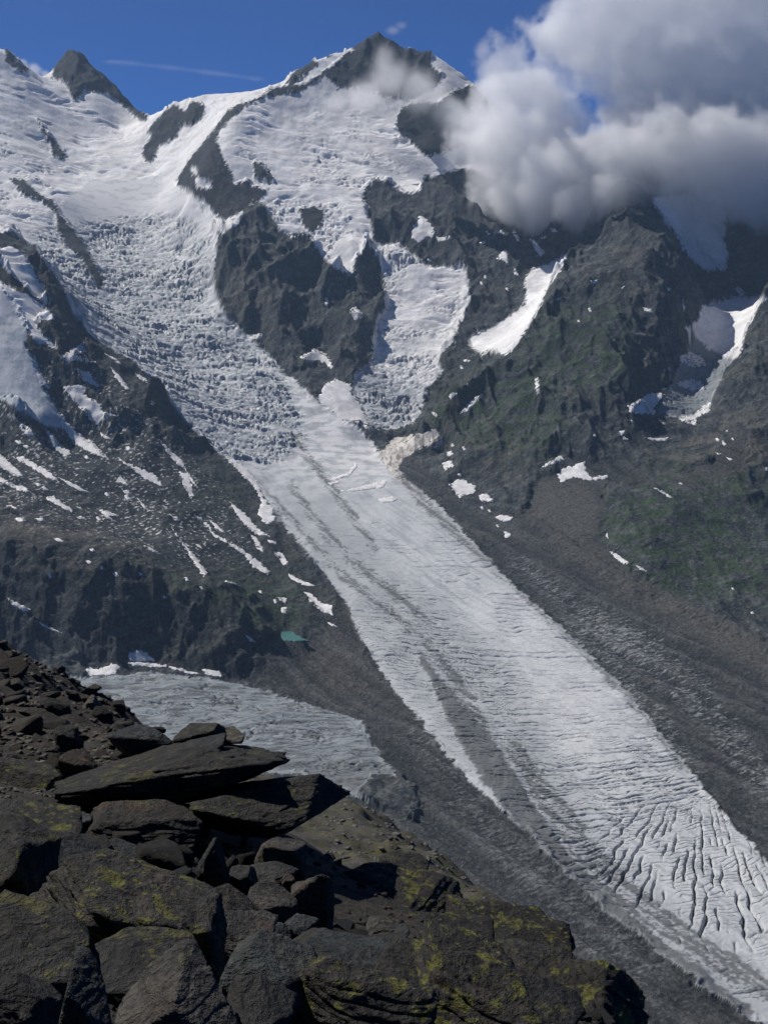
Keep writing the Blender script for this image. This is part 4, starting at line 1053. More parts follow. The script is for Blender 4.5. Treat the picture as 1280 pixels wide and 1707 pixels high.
def make_schist(name, base, pale, lichen=0.0, rust=0.0, scale=1.0, grass=0.0, dark=0.46):
    k = NT(name)
    tc = k.n('ShaderNodeTexCoord'); oi = k.n('ShaderNodeObjectInfo')
    add = k.n('ShaderNodeVectorMath', operation='ADD')
    k.t.links.new(tc.outputs['Object'], add.inputs[0])
    mul = k.n('ShaderNodeVectorMath', operation='SCALE'); mul.inputs[0].default_value = (37, 91, 13); k.put(mul.inputs['Scale'], oi.outputs['Random']); k.t.links.new(mul.outputs[0], add.inputs[1])
    P = add.outputs[0]
    lay = k.map(P, (1, 1, 2.6), (0.1, 0.15, 0))
    a = k.noise(P, 2.2 * scale, 5, 0.62); b = k.noise(lay, 5.0 * scale, 5, 0.7, 0.5); c = k.noise(P, 26 * scale, 4, 0.7)
    col = k.mix(k.ramp(b, 0.34, 0.68), base, pale)
    col = k.mix(k.ramp(a, 0.45, 0.7, 0, 0.6), col, (0.105, 0.090, 0.070))
    col = k.mix(k.ramp(c, 0.52, 0.40, 0, 0.6), col, (0.022, 0.022, 0.022))
    col = k.mix(k.ramp(c, 0.58, 0.70, 0, 0.55), col, (0.17, 0.165, 0.15))
    tint = k.ramp(oi.outputs['Random'], 0, 1, 0.75 * dark, 1.3 * dark)  # dark lowers the near rocks' tone, putting cloud shade into their colour
    col = k.mix(1.0, col, tint, 'MULTIPLY')
    if rust: col = k.mix(k.math('MULTIPLY', k.ramp(k.noise(P, 3.3 * scale, 4, 0.6), 0.56, 0.68), rust), col, (0.16, 0.075, 0.035))
    if lichen:
        wv = k.n('ShaderNodeTexNoise'); k.put(wv.inputs['Vector'], P); wv.inputs['Scale'].default_value = 14 * scale; wv.inputs['Detail'].default_value = 4
        wa = k.n('ShaderNodeVectorMath', operation='MULTIPLY_ADD'); k.t.links.new(wv.outputs['Color'], wa.inputs[0]); wa.inputs[1].default_value = (0.12, 0.12, 0.12); k.t.links.new(P, wa.inputs[2])
        crust = k.math('MAXIMUM', k.ramp(k.voro(wa.outputs[0], 7 * scale), 0.40, 0.34), k.ramp(k.voro(wa.outputs[0], 17 * scale), 0.34, 0.27))
        lf = k.math('MULTIPLY', crust, k.ramp(k.noise(P, 3.2 * scale, 5, 0.65), 0.55 - 0.13 * lichen, 0.63 - 0.13 * lichen))
        lcol = k.mix(k.ramp(c, 0.35, 0.65), (0.050, 0.052, 0.012), (0.115, 0.112, 0.030))
        col = k.mix(k.math('MULTIPLY', lf, lichen), col, lcol)
        bl = k.ramp(k.noise(P, 9 * scale, 4, 0.7), 0.60, 0.66)
        col = k.mix(k.math('MULTIPLY', bl, 0.7), col, (0.014, 0.014, 0.014))
    if grass:
        gf = k.ramp(k.noise(P, 0.9 * scale, 6, 0.7), 0.46, 0.60)
        col = k.mix(k.math('MULTIPLY', gf, grass), col, k.mix(k.ramp(c, 0.3, 0.7), (0.05, 0.058, 0.018), (0.115, 0.105, 0.040)))
    h = k.math('ADD', k.math('MULTIPLY', b, 0.5), k.math('MULTIPLY', c, 0.25))
    return k.surface(col, 0.85, k.bump(h, 1.0, 0.12 / scale), 0.25)
M_SCHIST = make_schist('dark_schist', (0.030, 0.030, 0.029), (0.078, 0.075, 0.067), 0.55)
M_LICHEN = make_schist('lichen_schist', (0.034, 0.033, 0.030), (0.078, 0.072, 0.060), 1.0)
M_PALE = make_schist('pale_schist', (0.058, 0.055, 0.050), (0.135, 0.125, 0.108), 0.25, 0.25)
M_BLUE = make_schist('blue_grey_schist', (0.042, 0.052, 0.052), (0.098, 0.112, 0.110), 0.12)
M_RUST = make_schist('rusty_schist', (0.05, 0.038, 0.028), (0.125, 0.088, 0.06), 0.15, 0.9)
M_BROWN = make_schist('brown_hillside_schist', (0.060, 0.054, 0.044), (0.150, 0.135, 0.108), 0.35, 0.3, dark=0.8)
M_SOIL = make_schist('gritty_ground', (0.034, 0.031, 0.027), (0.090, 0.082, 0.068), 0.2, 0.25, 1.6, dark=0.6)
M_SPUR = make_schist('spur_turf', (0.040, 0.038, 0.033), (0.135, 0.125, 0.105), 0.0, 0.0, 0.3, 0.7, 0.9)
M_SPURROCK = make_schist('spur_rock', (0.05, 0.048, 0.044), (0.17, 0.16, 0.14), 0.0, 0.0, 0.5, 0.0, 0.9)

SP_P = [pt(*p) for p in ((560,1314,430),(600,1332,390),(650,1362,330),(700,1392,280),(760,1432,230),(820,1477,190),(870,1517,165),(910,1547,150),(930,1578,140),(980,1640,110),
        (560,1380,280),(600,1420,220),(650,1450,180),(700,1480,150),(750,1500,130),(800,1530,115),(560,1440,200),(480,1318,400),(400,1305,450),(300,1290,520),(0,1250,560),(200,1330,350),(450,1380,260),(500,1480,140),(700,1560,90),(900,1640,85),(1000,1700,80),(300,1450,150))]
for p in ((560,1314,430),(650,1362,330),(760,1432,230),(870,1517,165),(930,1578,140),(980,1640,110)):
    a = pt(*p); SP_P += [(a[0] + 22, a[1] + 22, a[2] - 40), (a[0] + 70, a[1] + 60, a[2] - 140)]
f_sp = surface_through(SP_P)
def spur_z(x, y):
    return f_sp(x, y) + 1.6 * fbm2(x / 30, y / 30, 6, 301, 0.6) + 1.8 * np.maximum(0, fbm2(x / 7, y / 7, 4, 311, 0.6) - 0.1) - 0.6
sp_me = grid_mesh('grassy_spur', np.linspace(-150, 110, 260), np.linspace(62, 520, 270), spur_z, M_SPUR)
tag(obj('grassy_spur', sp_me), 'brown-green grassy spur dropping away behind the foreground rocks', 'slope', kind='structure')

GP = [pt(*p) for p in ((0,1720,3.3),(200,1720,3.5),(400,1720,3.9),(600,1720,4.3),(800,1720,4.9),(1000,1720,5.5),(1095,1710,5.9),(-250,1720,3.0),(-250,1500,5.2),(-300,1250,13),(-300,1000,40),
      (1075,1690,6.2),(1040,1655,6.7),(1000,1632,7.2),(930,1612,8.0),(850,1590,8.8),(750,1545,9.8),(650,1508,10.5),(560,1460,10.8),
      (500,1600,5.3),(300,1600,4.5),(100,1620,4.0),(700,1620,5.8),(850,1640,6.3),(0,1520,5.3),(200,1520,5.5),(400,1535,6.3),(600,1550,7.2),(0,1410,7.4),(200,1420,7.6),(450,1450,8.4),
      (0,1300,10.5),(200,1330,9.9),(350,1345,10.0),(480,1385,10.3),(0,1250,13),(150,1240,13.3),(270,1240,12.8),(0,1180,18),(100,1180,17.5),(210,1205,15.5),(0,1112,26),(75,1125,24),(0,1082,31),(60,1103,28),(120,1130,24),(200,1172,18.6),(255,1200,15.8),(300,1222,13.8),(-80,1045,37))]
for p in ((1075,1680,6.2),(930,1600,8.0),(750,1530,9.8),(560,1450,10.8),(300,1222,13.8),(200,1172,18.6),(60,1103,28),(-80,1045,37),(420,1350,11)):
    a = pt(*p); GP += [(a[0] + 1.0, a[1] + 3.0, a[2] - 3.6), (a[0] + 5, a[1] + 10, a[2] - 12)]
f_gr = surface_through(GP)
def ground_z(x, y):
    far = np.clip((y - 10) / 12, 0, 1)
    return f_gr(x, y) - 0.04 - 0.12 * np.clip((10 - y) / 3, 0, 1) + (0.05 + 0.12 * far) * fbm2(x / 0.9, y / 0.9, 5, 321, 0.55) + 0.22 * far * fbm2(x / 3.1, y / 3.1, 3, 331)
_yy2 = np.concatenate([np.linspace(1.6, 14, 210), np.linspace(14.1, 44, 120)])
gm = grid_mesh('hillside', np.linspace(-16, 8, 300), _yy2, ground_z, M_SOIL)
tag(obj('hillside', gm), 'stony dark hillside in the foreground', 'ground', kind='structure')

def ico(level):
    t = (1 + 5 ** 0.5) / 2
    v = [(-1, t, 0), (1, t, 0), (-1, -t, 0), (1, -t, 0), (0, -1, t), (0, 1, t), (0, -1, -t), (0, 1, -t), (t, 0, -1), (t, 0, 1), (-t, 0, -1), (-t, 0, 1)]
    f = [(0,11,5),(0,5,1),(0,1,7),(0,7,10),(0,10,11),(1,5,9),(5,11,4),(11,10,2),(10,7,6),(7,1,8),(3,9,4),(3,4,2),(3,2,6),(3,6,8),(3,8,9),(4,9,5),(2,4,11),(6,2,10),(8,6,7),(9,8,1)]
    v = [np.array(p) / np.linalg.norm(p) for p in v]
    for _ in range(level):
        mid = {}; nf = []
        def m(a, b):
            key = (min(a, b), max(a, b))
            if key not in mid:
                p = v[a] + v[b]; v.append(p / np.linalg.norm(p)); mid[key] = len(v) - 1
            return mid[key]
        for a, b, c in f:
            ab, bc, ca = m(a, b), m(b, c), m(c, a)
            nf += [(a, ab, ca), (b, bc, ab), (c, ca, bc), (ab, bc, ca)]
        f = nf
    return np.array(v), np.array(f)
ICO = {l: ico(l) for l in (1, 2, 3, 4, 5)}
def rock_shape(seed, level=4, planes=16, flat=0.6, rough=0.05, sharp=60, taper=0.0, extra=()):
    """directions cut by random cleavage planes, slightly worn edges, bedded surface; unit half-size"""
    rng = np.random.RandomState(seed); D, F = ICO[level]
    n = rng.randn(planes, 3); n[:, 2] *= 0.8; n /= np.linalg.norm(n, axis=1, keepdims=True)
    d = rng.uniform(0.62, 1.0, planes)
    box = np.array([(1,0,0),(-1,0,0),(0,1,0),(0,-1,0),(0.08,0,1),(0,0.1,-1)], float) + rng.randn(6, 3) * 0.14
    box /= np.linalg.norm(box, axis=1, keepdims=True)
    n = np.concatenate([n, box]); d = np.concatenate([d, [0.95, 0.95, 0.9, 0.9, flat, flat]])
    for (nx, ny, nz, dd) in extra:
        v_ = np.array((nx, ny, nz), float); n = np.concatenate([n, v_[None] / np.linalg.norm(v_)]); d = np.concatenate([d, [dd]])
    c = np.maximum(D @ n.T, 1e-4) / d
    R = 1 / (np.sum(c ** sharp, axis=1) ** (1 / sharp))
    P = D * R[:, None]
    o = rng.rand(3) * 50
    q1 = ridged3(P[:, 0] * 2.3 + o[0], P[:, 1] * 2.3 + o[1], P[:, 2] * 3.4 + o[2], 5, 401, 0.6) - 0.5
    sv = P[:, 2] * 5.5 + 0.7 * P[:, 0] + 1.1 * noise3(P[:, 0] * 1.3 + o[1], P[:, 1] * 1.3, P[:, 2] * 1.3 + o[0], 411) + o[2]
    led = np.abs((sv % 1) - 0.5) * 2                                   # split along the bedding
    P = P * (1 + rough * 0.55 * q1 + rough * 0.8 * (sstep(0.0, 0.35, led) - 0.8) * (0.4 + 0.6 * (np.sin(np.floor(sv) * 12.9) > 0)))[:, None]
    if taper: P[:, 2] *= 1 + taper * P[:, 0]; P[:, 1] *= 1 + 0.6 * taper * P[:, 0]
    P = P / np.array([np.ptp(P[:, k]) / 2 for k in range(3)]) - 0
    P -= (P.max(0) + P.min(0)) / 2
    return P, F
from mathutils import Euler
def boulder(name, label, cx, cy, wpx, hpx, Y, depth, seed, mat, roll=0, yaw=0, tilt=0, cat='boulder', group=None, **kw):
    """a rock whose outline centres on (cx, cy) of the photograph, wpx x hpx across, at forward distance Y"""
    P, F = rock_shape(seed, **kw)
    u = Y / 2150.0
    S = np.array((wpx * u / 2, depth / 2, hpx * u / 2))
    M = np.array(Euler((math.radians(tilt), math.radians(roll), math.radians(yaw))).to_matrix())
    Q = (P * S) @ M.T
    me = new_mesh(name, Q, F.ravel(), 3, (mat,))
    o = obj(name, me); o.location = pt(cx, cy, Y)
    return tag(o, label, cat, group, 'thing')
B = boulder
FG = 'large rocks of the foreground'
B('rock_slab', 'long dark slab jutting to the right, carrying smaller slabs on top', 292, 1296, 395, 100, 9.6, 1.3, 11, M_SCHIST, roll=-4, yaw=8, tilt=-13, cat='rock', level=5, planes=14, flat=0.9, taper=0.14, rough=0.08, extra=((0.8,-0.3,-0.6,0.7),(-0.5,-0.2,0.9,0.6)))
B('rock_slab', 'dark overhanging block with a pointed right tip under the long slab', 452, 1345, 235, 95, 9.3, 1.2, 12, M_SCHIST, roll=-10, yaw=-5, tilt=-10, cat='rock', level=5, planes=9, flat=0.8, taper=0.12, extra=((0.6,-0.2,-0.8,0.6),))
B('boulder', 'rounded grey flat-topped boulder resting on the left end of the long slab', 236, 1243, 104, 60, 10.0, 0.4, 13, M_BLUE, roll=2, level=4, planes=12, flat=0.8, sharp=30)
B('rock_slab', 'thin dark slab leaning on top of the long slab', 333, 1226, 80, 30, 10.15, 0.35, 14, M_SCHIST, roll=-16, cat='rock', level=4, planes=8)
B('rock_slab', 'thin blue-grey slab lying under the leaning slab', 330, 1248, 96, 20, 9.75, 0.4, 15, M_BLUE, roll=-12, cat='rock', level=4, planes=8)
B('rock_slab', 'small flat stone at the right end of the leaning slab', 382, 1228, 52, 17, 10.2, 0.3, 16, M_BROWN, roll=6, cat='rock', level=4)
B('boulder', 'pale brown smooth boulder in the gap under the long slab', 240, 1384, 205, 80, 8.8, 0.9, 17, M_PALE, roll=4, level=5, planes=10, flat=0.85, sharp=30)
B('boulder', 'big boulder splashed with yellow-green lichen in the left foreground', 225, 1528, 350, 175, 5.4, 0.85, 18, M_LICHEN, roll=20, yaw=10, level=5, planes=10, flat=0.85, sharp=30, rough=0.07)
B('boulder', 'brown pyramid-shaped rock at the bottom edge', 305, 1672, 225, 140, 3.95, 0.36, 19, M_PALE, roll=6, level=5, planes=7, flat=0.9, sharp=22, extra=((-0.75,-0.2,0.62,0.42),(0.62,-0.2,0.75,0.45)))
B('boulder', 'blue-grey pointed rock standing at the bottom edge', 137, 1672, 110, 145, 3.72, 0.24, 20, M_BLUE, roll=-12, level=4, planes=8, flat=0.9, extra=((-0.8,-0.1,0.5,0.4),(0.75,-0.2,0.6,0.5)))
B('boulder', 'low dark rock in the bottom left corner', 35, 1688, 135, 95, 3.45, 0.28, 21, M_SCHIST, roll=14, level=4)
B('boulder', 'upright jagged pointed stone right of the lichen boulder', 360, 1441, 66, 98, 7.5, 0.22, 22, M_BLUE, roll=5, level=4, planes=9, flat=0.9, rough=0.09, extra=((-0.8,0,0.6,0.45),(0.8,-0.1,0.55,0.5)))
B('boulder', 'rounded brown stone under the overhanging block', 470, 1423, 90, 50, 8.5, 0.3, 23, M_PALE, roll=8, level=4, sharp=30)
B('boulder', 'upright speckled slab leaning in the middle of the foreground', 524, 1512, 80, 122, 7.3, 0.25, 24, M_PALE, roll=-10, tilt=-12, level=4, planes=9, flat=0.9)
B('boulder', 'blocky pale rock left of the upright speckled slab', 455, 1508, 90, 52, 7.1, 0.35, 25, M_PALE, roll=8, level=4)
B('boulder', 'small rust-red stone between two pale blocks', 481, 1470, 26, 18, 7.5, 0.1, 26, M_RUST, level=3)
B('boulder', 'flat blue-grey stone among gravel below the pale block', 462, 1560, 46, 36, 6.5, 0.14, 27, M_BLUE, roll=30, level=4)
B('boulder', 'wedge of blue-grey rock below the upright slab', 500, 1548, 60, 30, 6.6, 0.18, 28, M_BLUE, roll=14, level=4)
B('boulder', 'flat dark stone at the foot of the upright slab', 530, 1582, 110, 36, 6.2, 0.3, 29, M_SCHIST, roll=6, level=4)
B('rock_slab', 'mossy rock ledge along the far edge of the foreground, left part', 660, 1512, 320, 84, 9.2, 1.2, 30, M_LICHEN, roll=9, yaw=-4, cat='rock', level=5, planes=10, flat=0.85, rough=0.08)
B('rock_slab', 'mossy rock ledge along the far edge of the foreground, right part', 835, 1572, 250, 62, 8.9, 1.0, 31, M_LICHEN, roll=12, cat='rock', level=4, planes=10, flat=0.85, rough=0.08)
B('boulder', 'grey knob of rock standing above the ledge against the spur', 668, 1456, 90, 56, 10.6, 0.5, 32, M_SCHIST, roll=14, level=4)
B('boulder', 'round-backed rock in the hollow below the mossy ledge', 740, 1580, 185, 66, 8.1, 0.6, 33, M_SCHIST, roll=4, level=4, sharp=30)
B('boulder', 'dark blocky rock right of the hollow', 835, 1615, 130, 80, 7.5, 0.5, 34, M_SCHIST, roll=10, level=4)
B('boulder', 'pair-topped small slab stack in front of the hollow, upper', 640, 1541, 62, 20, 7.0, 0.25, 35, M_PALE, roll=4, cat='rock', level=4)
B('boulder', 'flat slab stack in front of the hollow, lower', 650, 1562, 72, 26, 6.9, 0.3, 36, M_BLUE, roll=-5, cat='rock', level=4)
B('boulder', 'steep lichen-spotted outcrop at the right end of the foreground', 985, 1680, 190, 150, 6.7, 0.9, 37, M_LICHEN, roll=32, level=5, planes=10, flat=0.9, rough=0.09)
B('boulder', 'dark cracked outcrop beside the lichen-spotted one', 905, 1640, 150, 100, 7.0, 0.7, 38, M_SCHIST, roll=12, level=4, rough=0.09)
B('boulder', 'broad dark slab at the bottom centre', 585, 1668, 300, 135, 4.65, 0.6, 39, M_LICHEN, roll=10, level=5, planes=9, flat=0.9, rough=0.08)
B('boulder', 'broad lichen-flecked slab right of the bottom centre', 790, 1664, 250, 135, 5.25, 0.7, 40, M_LICHEN, roll=12, level=5, planes=9, rough=0.09)
B('boulder', 'dark grey slab between the lichen boulder and the bottom slab', 445, 1636, 165, 130, 4.7, 0.5, 41, M_BLUE, roll=16, level=4)
B('boulder', 'large dark rock cut by the left edge beside the lichen boulder', 20, 1465, 150, 190, 6.0, 0.7, 42, M_SCHIST, roll=12, level=4)
B('boulder', 'dark flat rock below the left edge rock', 60, 1572, 200, 85, 4.6, 0.5, 43, M_SCHIST, roll=8, level=4)
B('boulder', 'shadowed rock above the blue-grey pointed one', 55, 1628, 160, 72, 4.0, 0.36, 44, M_SCHIST, roll=5, level=4)
B('rock_slab', 'slanting greenish slab above the lichen boulder', 128, 1440, 170, 46, 6.9, 0.5, 45, M_BLUE, roll=26, cat='rock', level=4)
B('boulder', 'small grey block on the left end of the pale brown boulder', 115, 1375, 78, 42, 8.7, 0.3, 46, M_BLUE, roll=10, level=4)
B('boulder', 'lichen-dotted block at the left edge level with the long slab', 40, 1300, 130, 66, 10.4, 0.6, 47, M_LICHEN, roll=4, level=4)
B('boulder', 'stone with a rusty patch left of the long slab', 132, 1278, 70, 42, 11.2, 0.35, 48, M_RUST, roll=6, level=4)
B('boulder', 'pale pointed stone standing on the left hillside skyline', 152, 1183, 46, 46, 17.2, 0.3, 49, M_BROWN, level=4, extra=((-0.7,0,0.7,0.5),(0.8,0,0.6,0.5)))
B('boulder', 'dark grey standing slab on the left hillside above the rounded boulder', 118, 1240, 40, 66, 12.6, 0.22, 50, M_BLUE, roll=-24, level=4)
B('boulder', 'flat dark stone in front of the pale brown boulder', 190, 1422, 120, 36, 8.0, 0.4, 51, M_BLUE, roll=12, level=4)
B('boulder', 'leaning block right of the jagged pointed stone', 405, 1470, 60, 42, 7.6, 0.25, 52, M_SCHIST, roll=-8, level=4)
B('boulder', 'long low dark rock behind the rust-red stone', 440, 1462, 120, 30, 7.9, 0.35, 53, M_SCHIST, roll=-3, level=4)
B('boulder', 'brown slab hidden under the lichen boulder right end', 380, 1512, 90, 50, 6.6, 0.35, 54, M_PALE, roll=26, level=4)

B('rock_slab', 'long flat bedrock slab in front of the lichen boulder', 250, 1618, 230, 60, 4.55, 0.5, 61, M_SCHIST, roll=10, cat='rock', level=4, planes=8, flat=0.9)
B('rock_slab', 'cracked grey bedrock slab below the upright speckled slab', 590, 1612, 210, 60, 5.6, 0.6, 62, M_BLUE, roll=9, cat='rock', level=4, planes=8, flat=0.9)
B('rock_slab', 'broad bedrock slab between the two bottom slabs', 690, 1625, 170, 80, 5.5, 0.6, 63, M_SCHIST, roll=14, cat='rock', level=4, planes=8, flat=0.9)
B('rock_slab', 'dark wedge of bedrock at the bottom between pyramid rock and broad slab', 430, 1695, 130, 70, 4.1, 0.4, 64, M_SCHIST, roll=12, cat='rock', level=4, planes=8)
B('rock_slab', 'low brown bedrock step left of the upright speckled slab', 395, 1565, 130, 60, 5.9, 0.5, 65, M_PALE, roll=18, cat='rock', level=4, planes=8, flat=0.9)
B('rock_slab', 'steep dark bedrock rib under the right mossy ledge', 880, 1690, 190, 90, 5.7, 0.6, 66, M_SCHIST, roll=16, cat='rock', level=4, planes=8)
B('rock_slab', 'shaded flat block behind the left edge rock', 60, 1385, 170, 60, 7.6, 0.6, 67, M_LICHEN, roll=8, cat='rock', level=4, planes=8)

# loose stones, each its own rock
PROTO = [new_mesh('stone', *(lambda r: (r[0], r[1].ravel()))(rock_shape(600 + s, level=3, planes=10, flat=0.6, sharp=18)), 3, (m,)) for s, m in enumerate((M_BROWN, M_BROWN, M_SCHIST, M_PALE, M_BLUE, M_BROWN, M_SCHIST, M_LICHEN))]
rng = random.Random(5)
_gys = np.concatenate([np.arange(2.2, 14, 0.08), np.arange(14, 42, 0.3)])
def hits(px, py, ys, fbase, fz):
    """where view rays through pixels meet the near ground: points, and which rays meet it"""
    px = np.asarray(px, float); py = np.asarray(py, float)
    v = (H / 2 - py) / FPX; fw = CP - v * SP; m = (SP + v * CP) / fw; ta = (px - W / 2) / FPX / fw
    z = fbase(ta[:, None] * ys[None, :], np.repeat(ys[None, :], len(px), 0))
    c = z >= m[:, None] * ys[None, :]
    ok = c.any(1); k = c.argmax(1); Yk = ys[k]; Xk = ta * Yk
    return np.stack([Xk, Yk, fz(Xk, Yk)], 1), ok
def loose(label, group, n, box, size, protos):
    made = 0
    A_ = [(rng.uniform(box[0], box[2]), rng.uniform(box[1], box[3])) for _ in range(n * 3)]
    HP, ok = hits([q[0] for q in A_], [q[1] for q in A_], _gys, f_gr, ground_z)
    for p in HP[ok][:n]:
        w = rng.uniform(*size) * (0.6 + 0.8 * rng.random() ** 2) * p[1] / 2150 / 2
        me = PROTO[rng.choice(protos)]
        o = obj('stone', me); o.location = (p[0], p[1], p[2] + w * 0.15)
        o.scale = (w * rng.uniform(.8, 1.4), w * rng.uniform(.8, 1.3), w * rng.uniform(.35, .8))
        o.rotation_euler = (rng.gauss(0, 0.3), rng.gauss(0, 0.3), rng.uniform(0, 6.28))
        tag(o, label, 'stone', group); made += 1
loose('loose brown stone on the left hillside of the foreground', 'stones on the left hillside', 150, (-10, 1090, 330, 1300), (12, 40), (0, 1, 2, 3, 5))
loose('small loose stone in a gap between the foreground boulders', 'stones between the foreground boulders', 90, (0, 1330, 620, 1690), (20, 80), (2, 3, 4, 6))
loose('small loose stone on the right side of the foreground', 'stones on the right side of the foreground', 55, (560, 1520, 1040, 1707), (20, 80), (2, 4, 6, 7))

# grit and pebbles nobody could count
def pebbles(name, label, n, box, size, mat, seed, hit, level=1):
    r = np.random.RandomState(seed); D, F = ICO[level]; Vs = []; Fs = []; c = 0
    HP, ok = hit(r.uniform(box[0], box[2], n), r.uniform(box[1], box[3], n))
    for p in HP[ok]:
        w = r.uniform(*size) * p[1] / 2150 / 2
        a = r.uniform(0, 6.28); sx, sy, sz = w * r.uniform(.7, 1.5), w * r.uniform(.7, 1.3), w * r.uniform(.35, .8)
        q = D * (1 + 0.25 * r.randn(len(D), 1)) * (sx, sy, sz)
        q = np.stack([q[:, 0] * math.cos(a) - q[:, 1] * math.sin(a), q[:, 0] * math.sin(a) + q[:, 1] * math.cos(a), q[:, 2]], 1)
        Vs.append(q + p); Fs.append(F + c); c += len(D)
    me = new_mesh(name, np.concatenate(Vs), np.concatenate(Fs).ravel(), 3, (mat,), smooth=False)
    tag(obj(name, me), label, 'scree', kind='stuff')
pebbles('scree', 'fine brown scree covering the left hillside', 3200, (-30, 1080, 340, 1320), (3, 13), M_BROWN, 3, lambda x, y: hits(x, y, _gys, f_gr, ground_z))
pebbles('gravel', 'pale gravel between the foreground boulders', 1500, (0, 1380, 1000, 1705), (4, 17), M_PALE, 4, lambda x, y: hits(x, y, _gys, f_gr, ground_z))
pebbles('scree', 'scattered boulders lying on the grassy spur', 1500, (540, 1315, 940, 1570), (2.5, 10), M_SPURROCK, 5, lambda x, y: hits(x, y, np.arange(70, 540, 1.5), f_sp, spur_z))
# ------------------------------------------------------------------ clouds: billows of water drops in real air
def cloud_material(name, density, aniso=0.25):
    m = bpy.data.materials.new(name); m.use_nodes = True; t = m.node_tree; t.nodes.clear()
    o = t.nodes.new('ShaderNodeOutputMaterial'); p = t.nodes.new('ShaderNodeVolumePrincipled')
    p.inputs['Color'].default_value = (0.999, 0.999, 0.9995, 1); p.inputs['Density'].default_value = density
    p.inputs['Anisotropy'].default_value = aniso; p.inputs['Density Attribute'].default_value = 'density'
    t.links.new(p.outputs[0], o.inputs['Volume'])
    return m

def make_cloud(name, label, blobs, density, vox, nscale, namp, soft, seed=0.0, aniso=0.25, detail=5, thin=1.0):
    """blobs: (x, y of the photograph, distance, radius in m, flatten)"""
    B = [(Vector(pt(x, y, Y)), r, fl) for x, y, Y, r, fl in blobs]
    lo = Vector([min(c[k] - r * 1.35 for c, r, fl in B) for k in range(3)]); hi = Vector([max(c[k] + r * 1.35 for c, r, fl in B) for k in range(3)])
    mid = (lo + hi) / 2
    ng = bpy.data.node_groups.new(name, 'GeometryNodeTree')
    ng.interface.new_socket('Geometry', in_out='OUTPUT', socket_type='NodeSocketGeometry')
    N = ng.nodes; L = ng.links
    gout = N.new('NodeGroupOutput'); pos = N.new('GeometryNodeInputPosition')
    def vmath(op, a, b):
        n = N.new('ShaderNodeVectorMath'); n.operation = op
        for k, v in ((0, a), (1, b)):
            if isinstance(v, bpy.types.NodeSocket): L.new(v, n.inputs[k])
            else: n.inputs[k].default_value = v
        return n
    def fmath(op, a, b=0.0, clamp=False):
        n = N.new('ShaderNodeMath'); n.operation = op; n.use_clamp = clamp
        for k, v in ((0, a), (1, b)):
            if isinstance(v, bpy.types.NodeSocket): L.new(v, n.inputs[k])
            else: n.inputs[k].default_value = v
        return n.outputs[0]
    best = None
    for c, r, fl in B:
        d = vmath('MULTIPLY', vmath('SUBTRACT', pos.outputs[0], c - mid).outputs[0], (1, 1 / thin, 1 / fl))
        ln = N.new('ShaderNodeVectorMath'); ln.operation = 'LENGTH'; L.new(d.outputs[0], ln.inputs[0])
        f = fmath('SUBTRACT', 1.0, fmath('MULTIPLY', ln.outputs['Value'], 1 / r))
        if best is None: best = f
        else:
            sm = N.new('ShaderNodeMath'); sm.operation = 'SMOOTH_MAX'; L.new(best, sm.inputs[0]); L.new(f, sm.inputs[1]); sm.inputs[2].default_value = 0.12
            best = sm.outputs[0]
    def noise(scale, det, rough, off):
        n = N.new('ShaderNodeTexNoise'); n.inputs['Scale'].default_value = scale; n.inputs['Detail'].default_value = det; n.inputs['Roughness'].default_value = rough
        L.new(vmath('ADD', pos.outputs[0], (off * 1000.0, off * 311.0, 0)).outputs[0], n.inputs['Vector'])
        return n.outputs['Fac']
    n1 = noise(1 / nscale, detail, 0.62, seed)
    e = fmath('ADD', best, fmath('MULTIPLY', fmath('SUBTRACT', n1, 0.5), namp))
    dn = fmath('MULTIPLY', e, 1 / soft, True)
    dn = fmath('MULTIPLY', dn, dn)
    vc = N.new('GeometryNodeVolumeCube')
    L.new(dn, vc.inputs['Density'])
    vc.inputs['Min'].default_value = lo - mid; vc.inputs['Max'].default_value = hi - mid
    for k, ax in enumerate('XYZ'): vc.inputs['Resolution ' + ax].default_value = max(8, int((hi[k] - lo[k]) / vox))
    sm = N.new('GeometryNodeSetMaterial'); mat = cloud_material(name + '_vapour', density, aniso); sm.inputs['Material'].default_value = mat
    L.new(vc.outputs[0], sm.inputs['Geometry']); L.new(sm.outputs[0], gout.inputs[0])
    me = bpy.data.volumes.new(name); me.materials.append(mat)
    o = obj(name, me); o.location = mid
    md = o.modifiers.new('billows', 'NODES'); md.node_group = ng
    return tag(o, label, 'cloud')

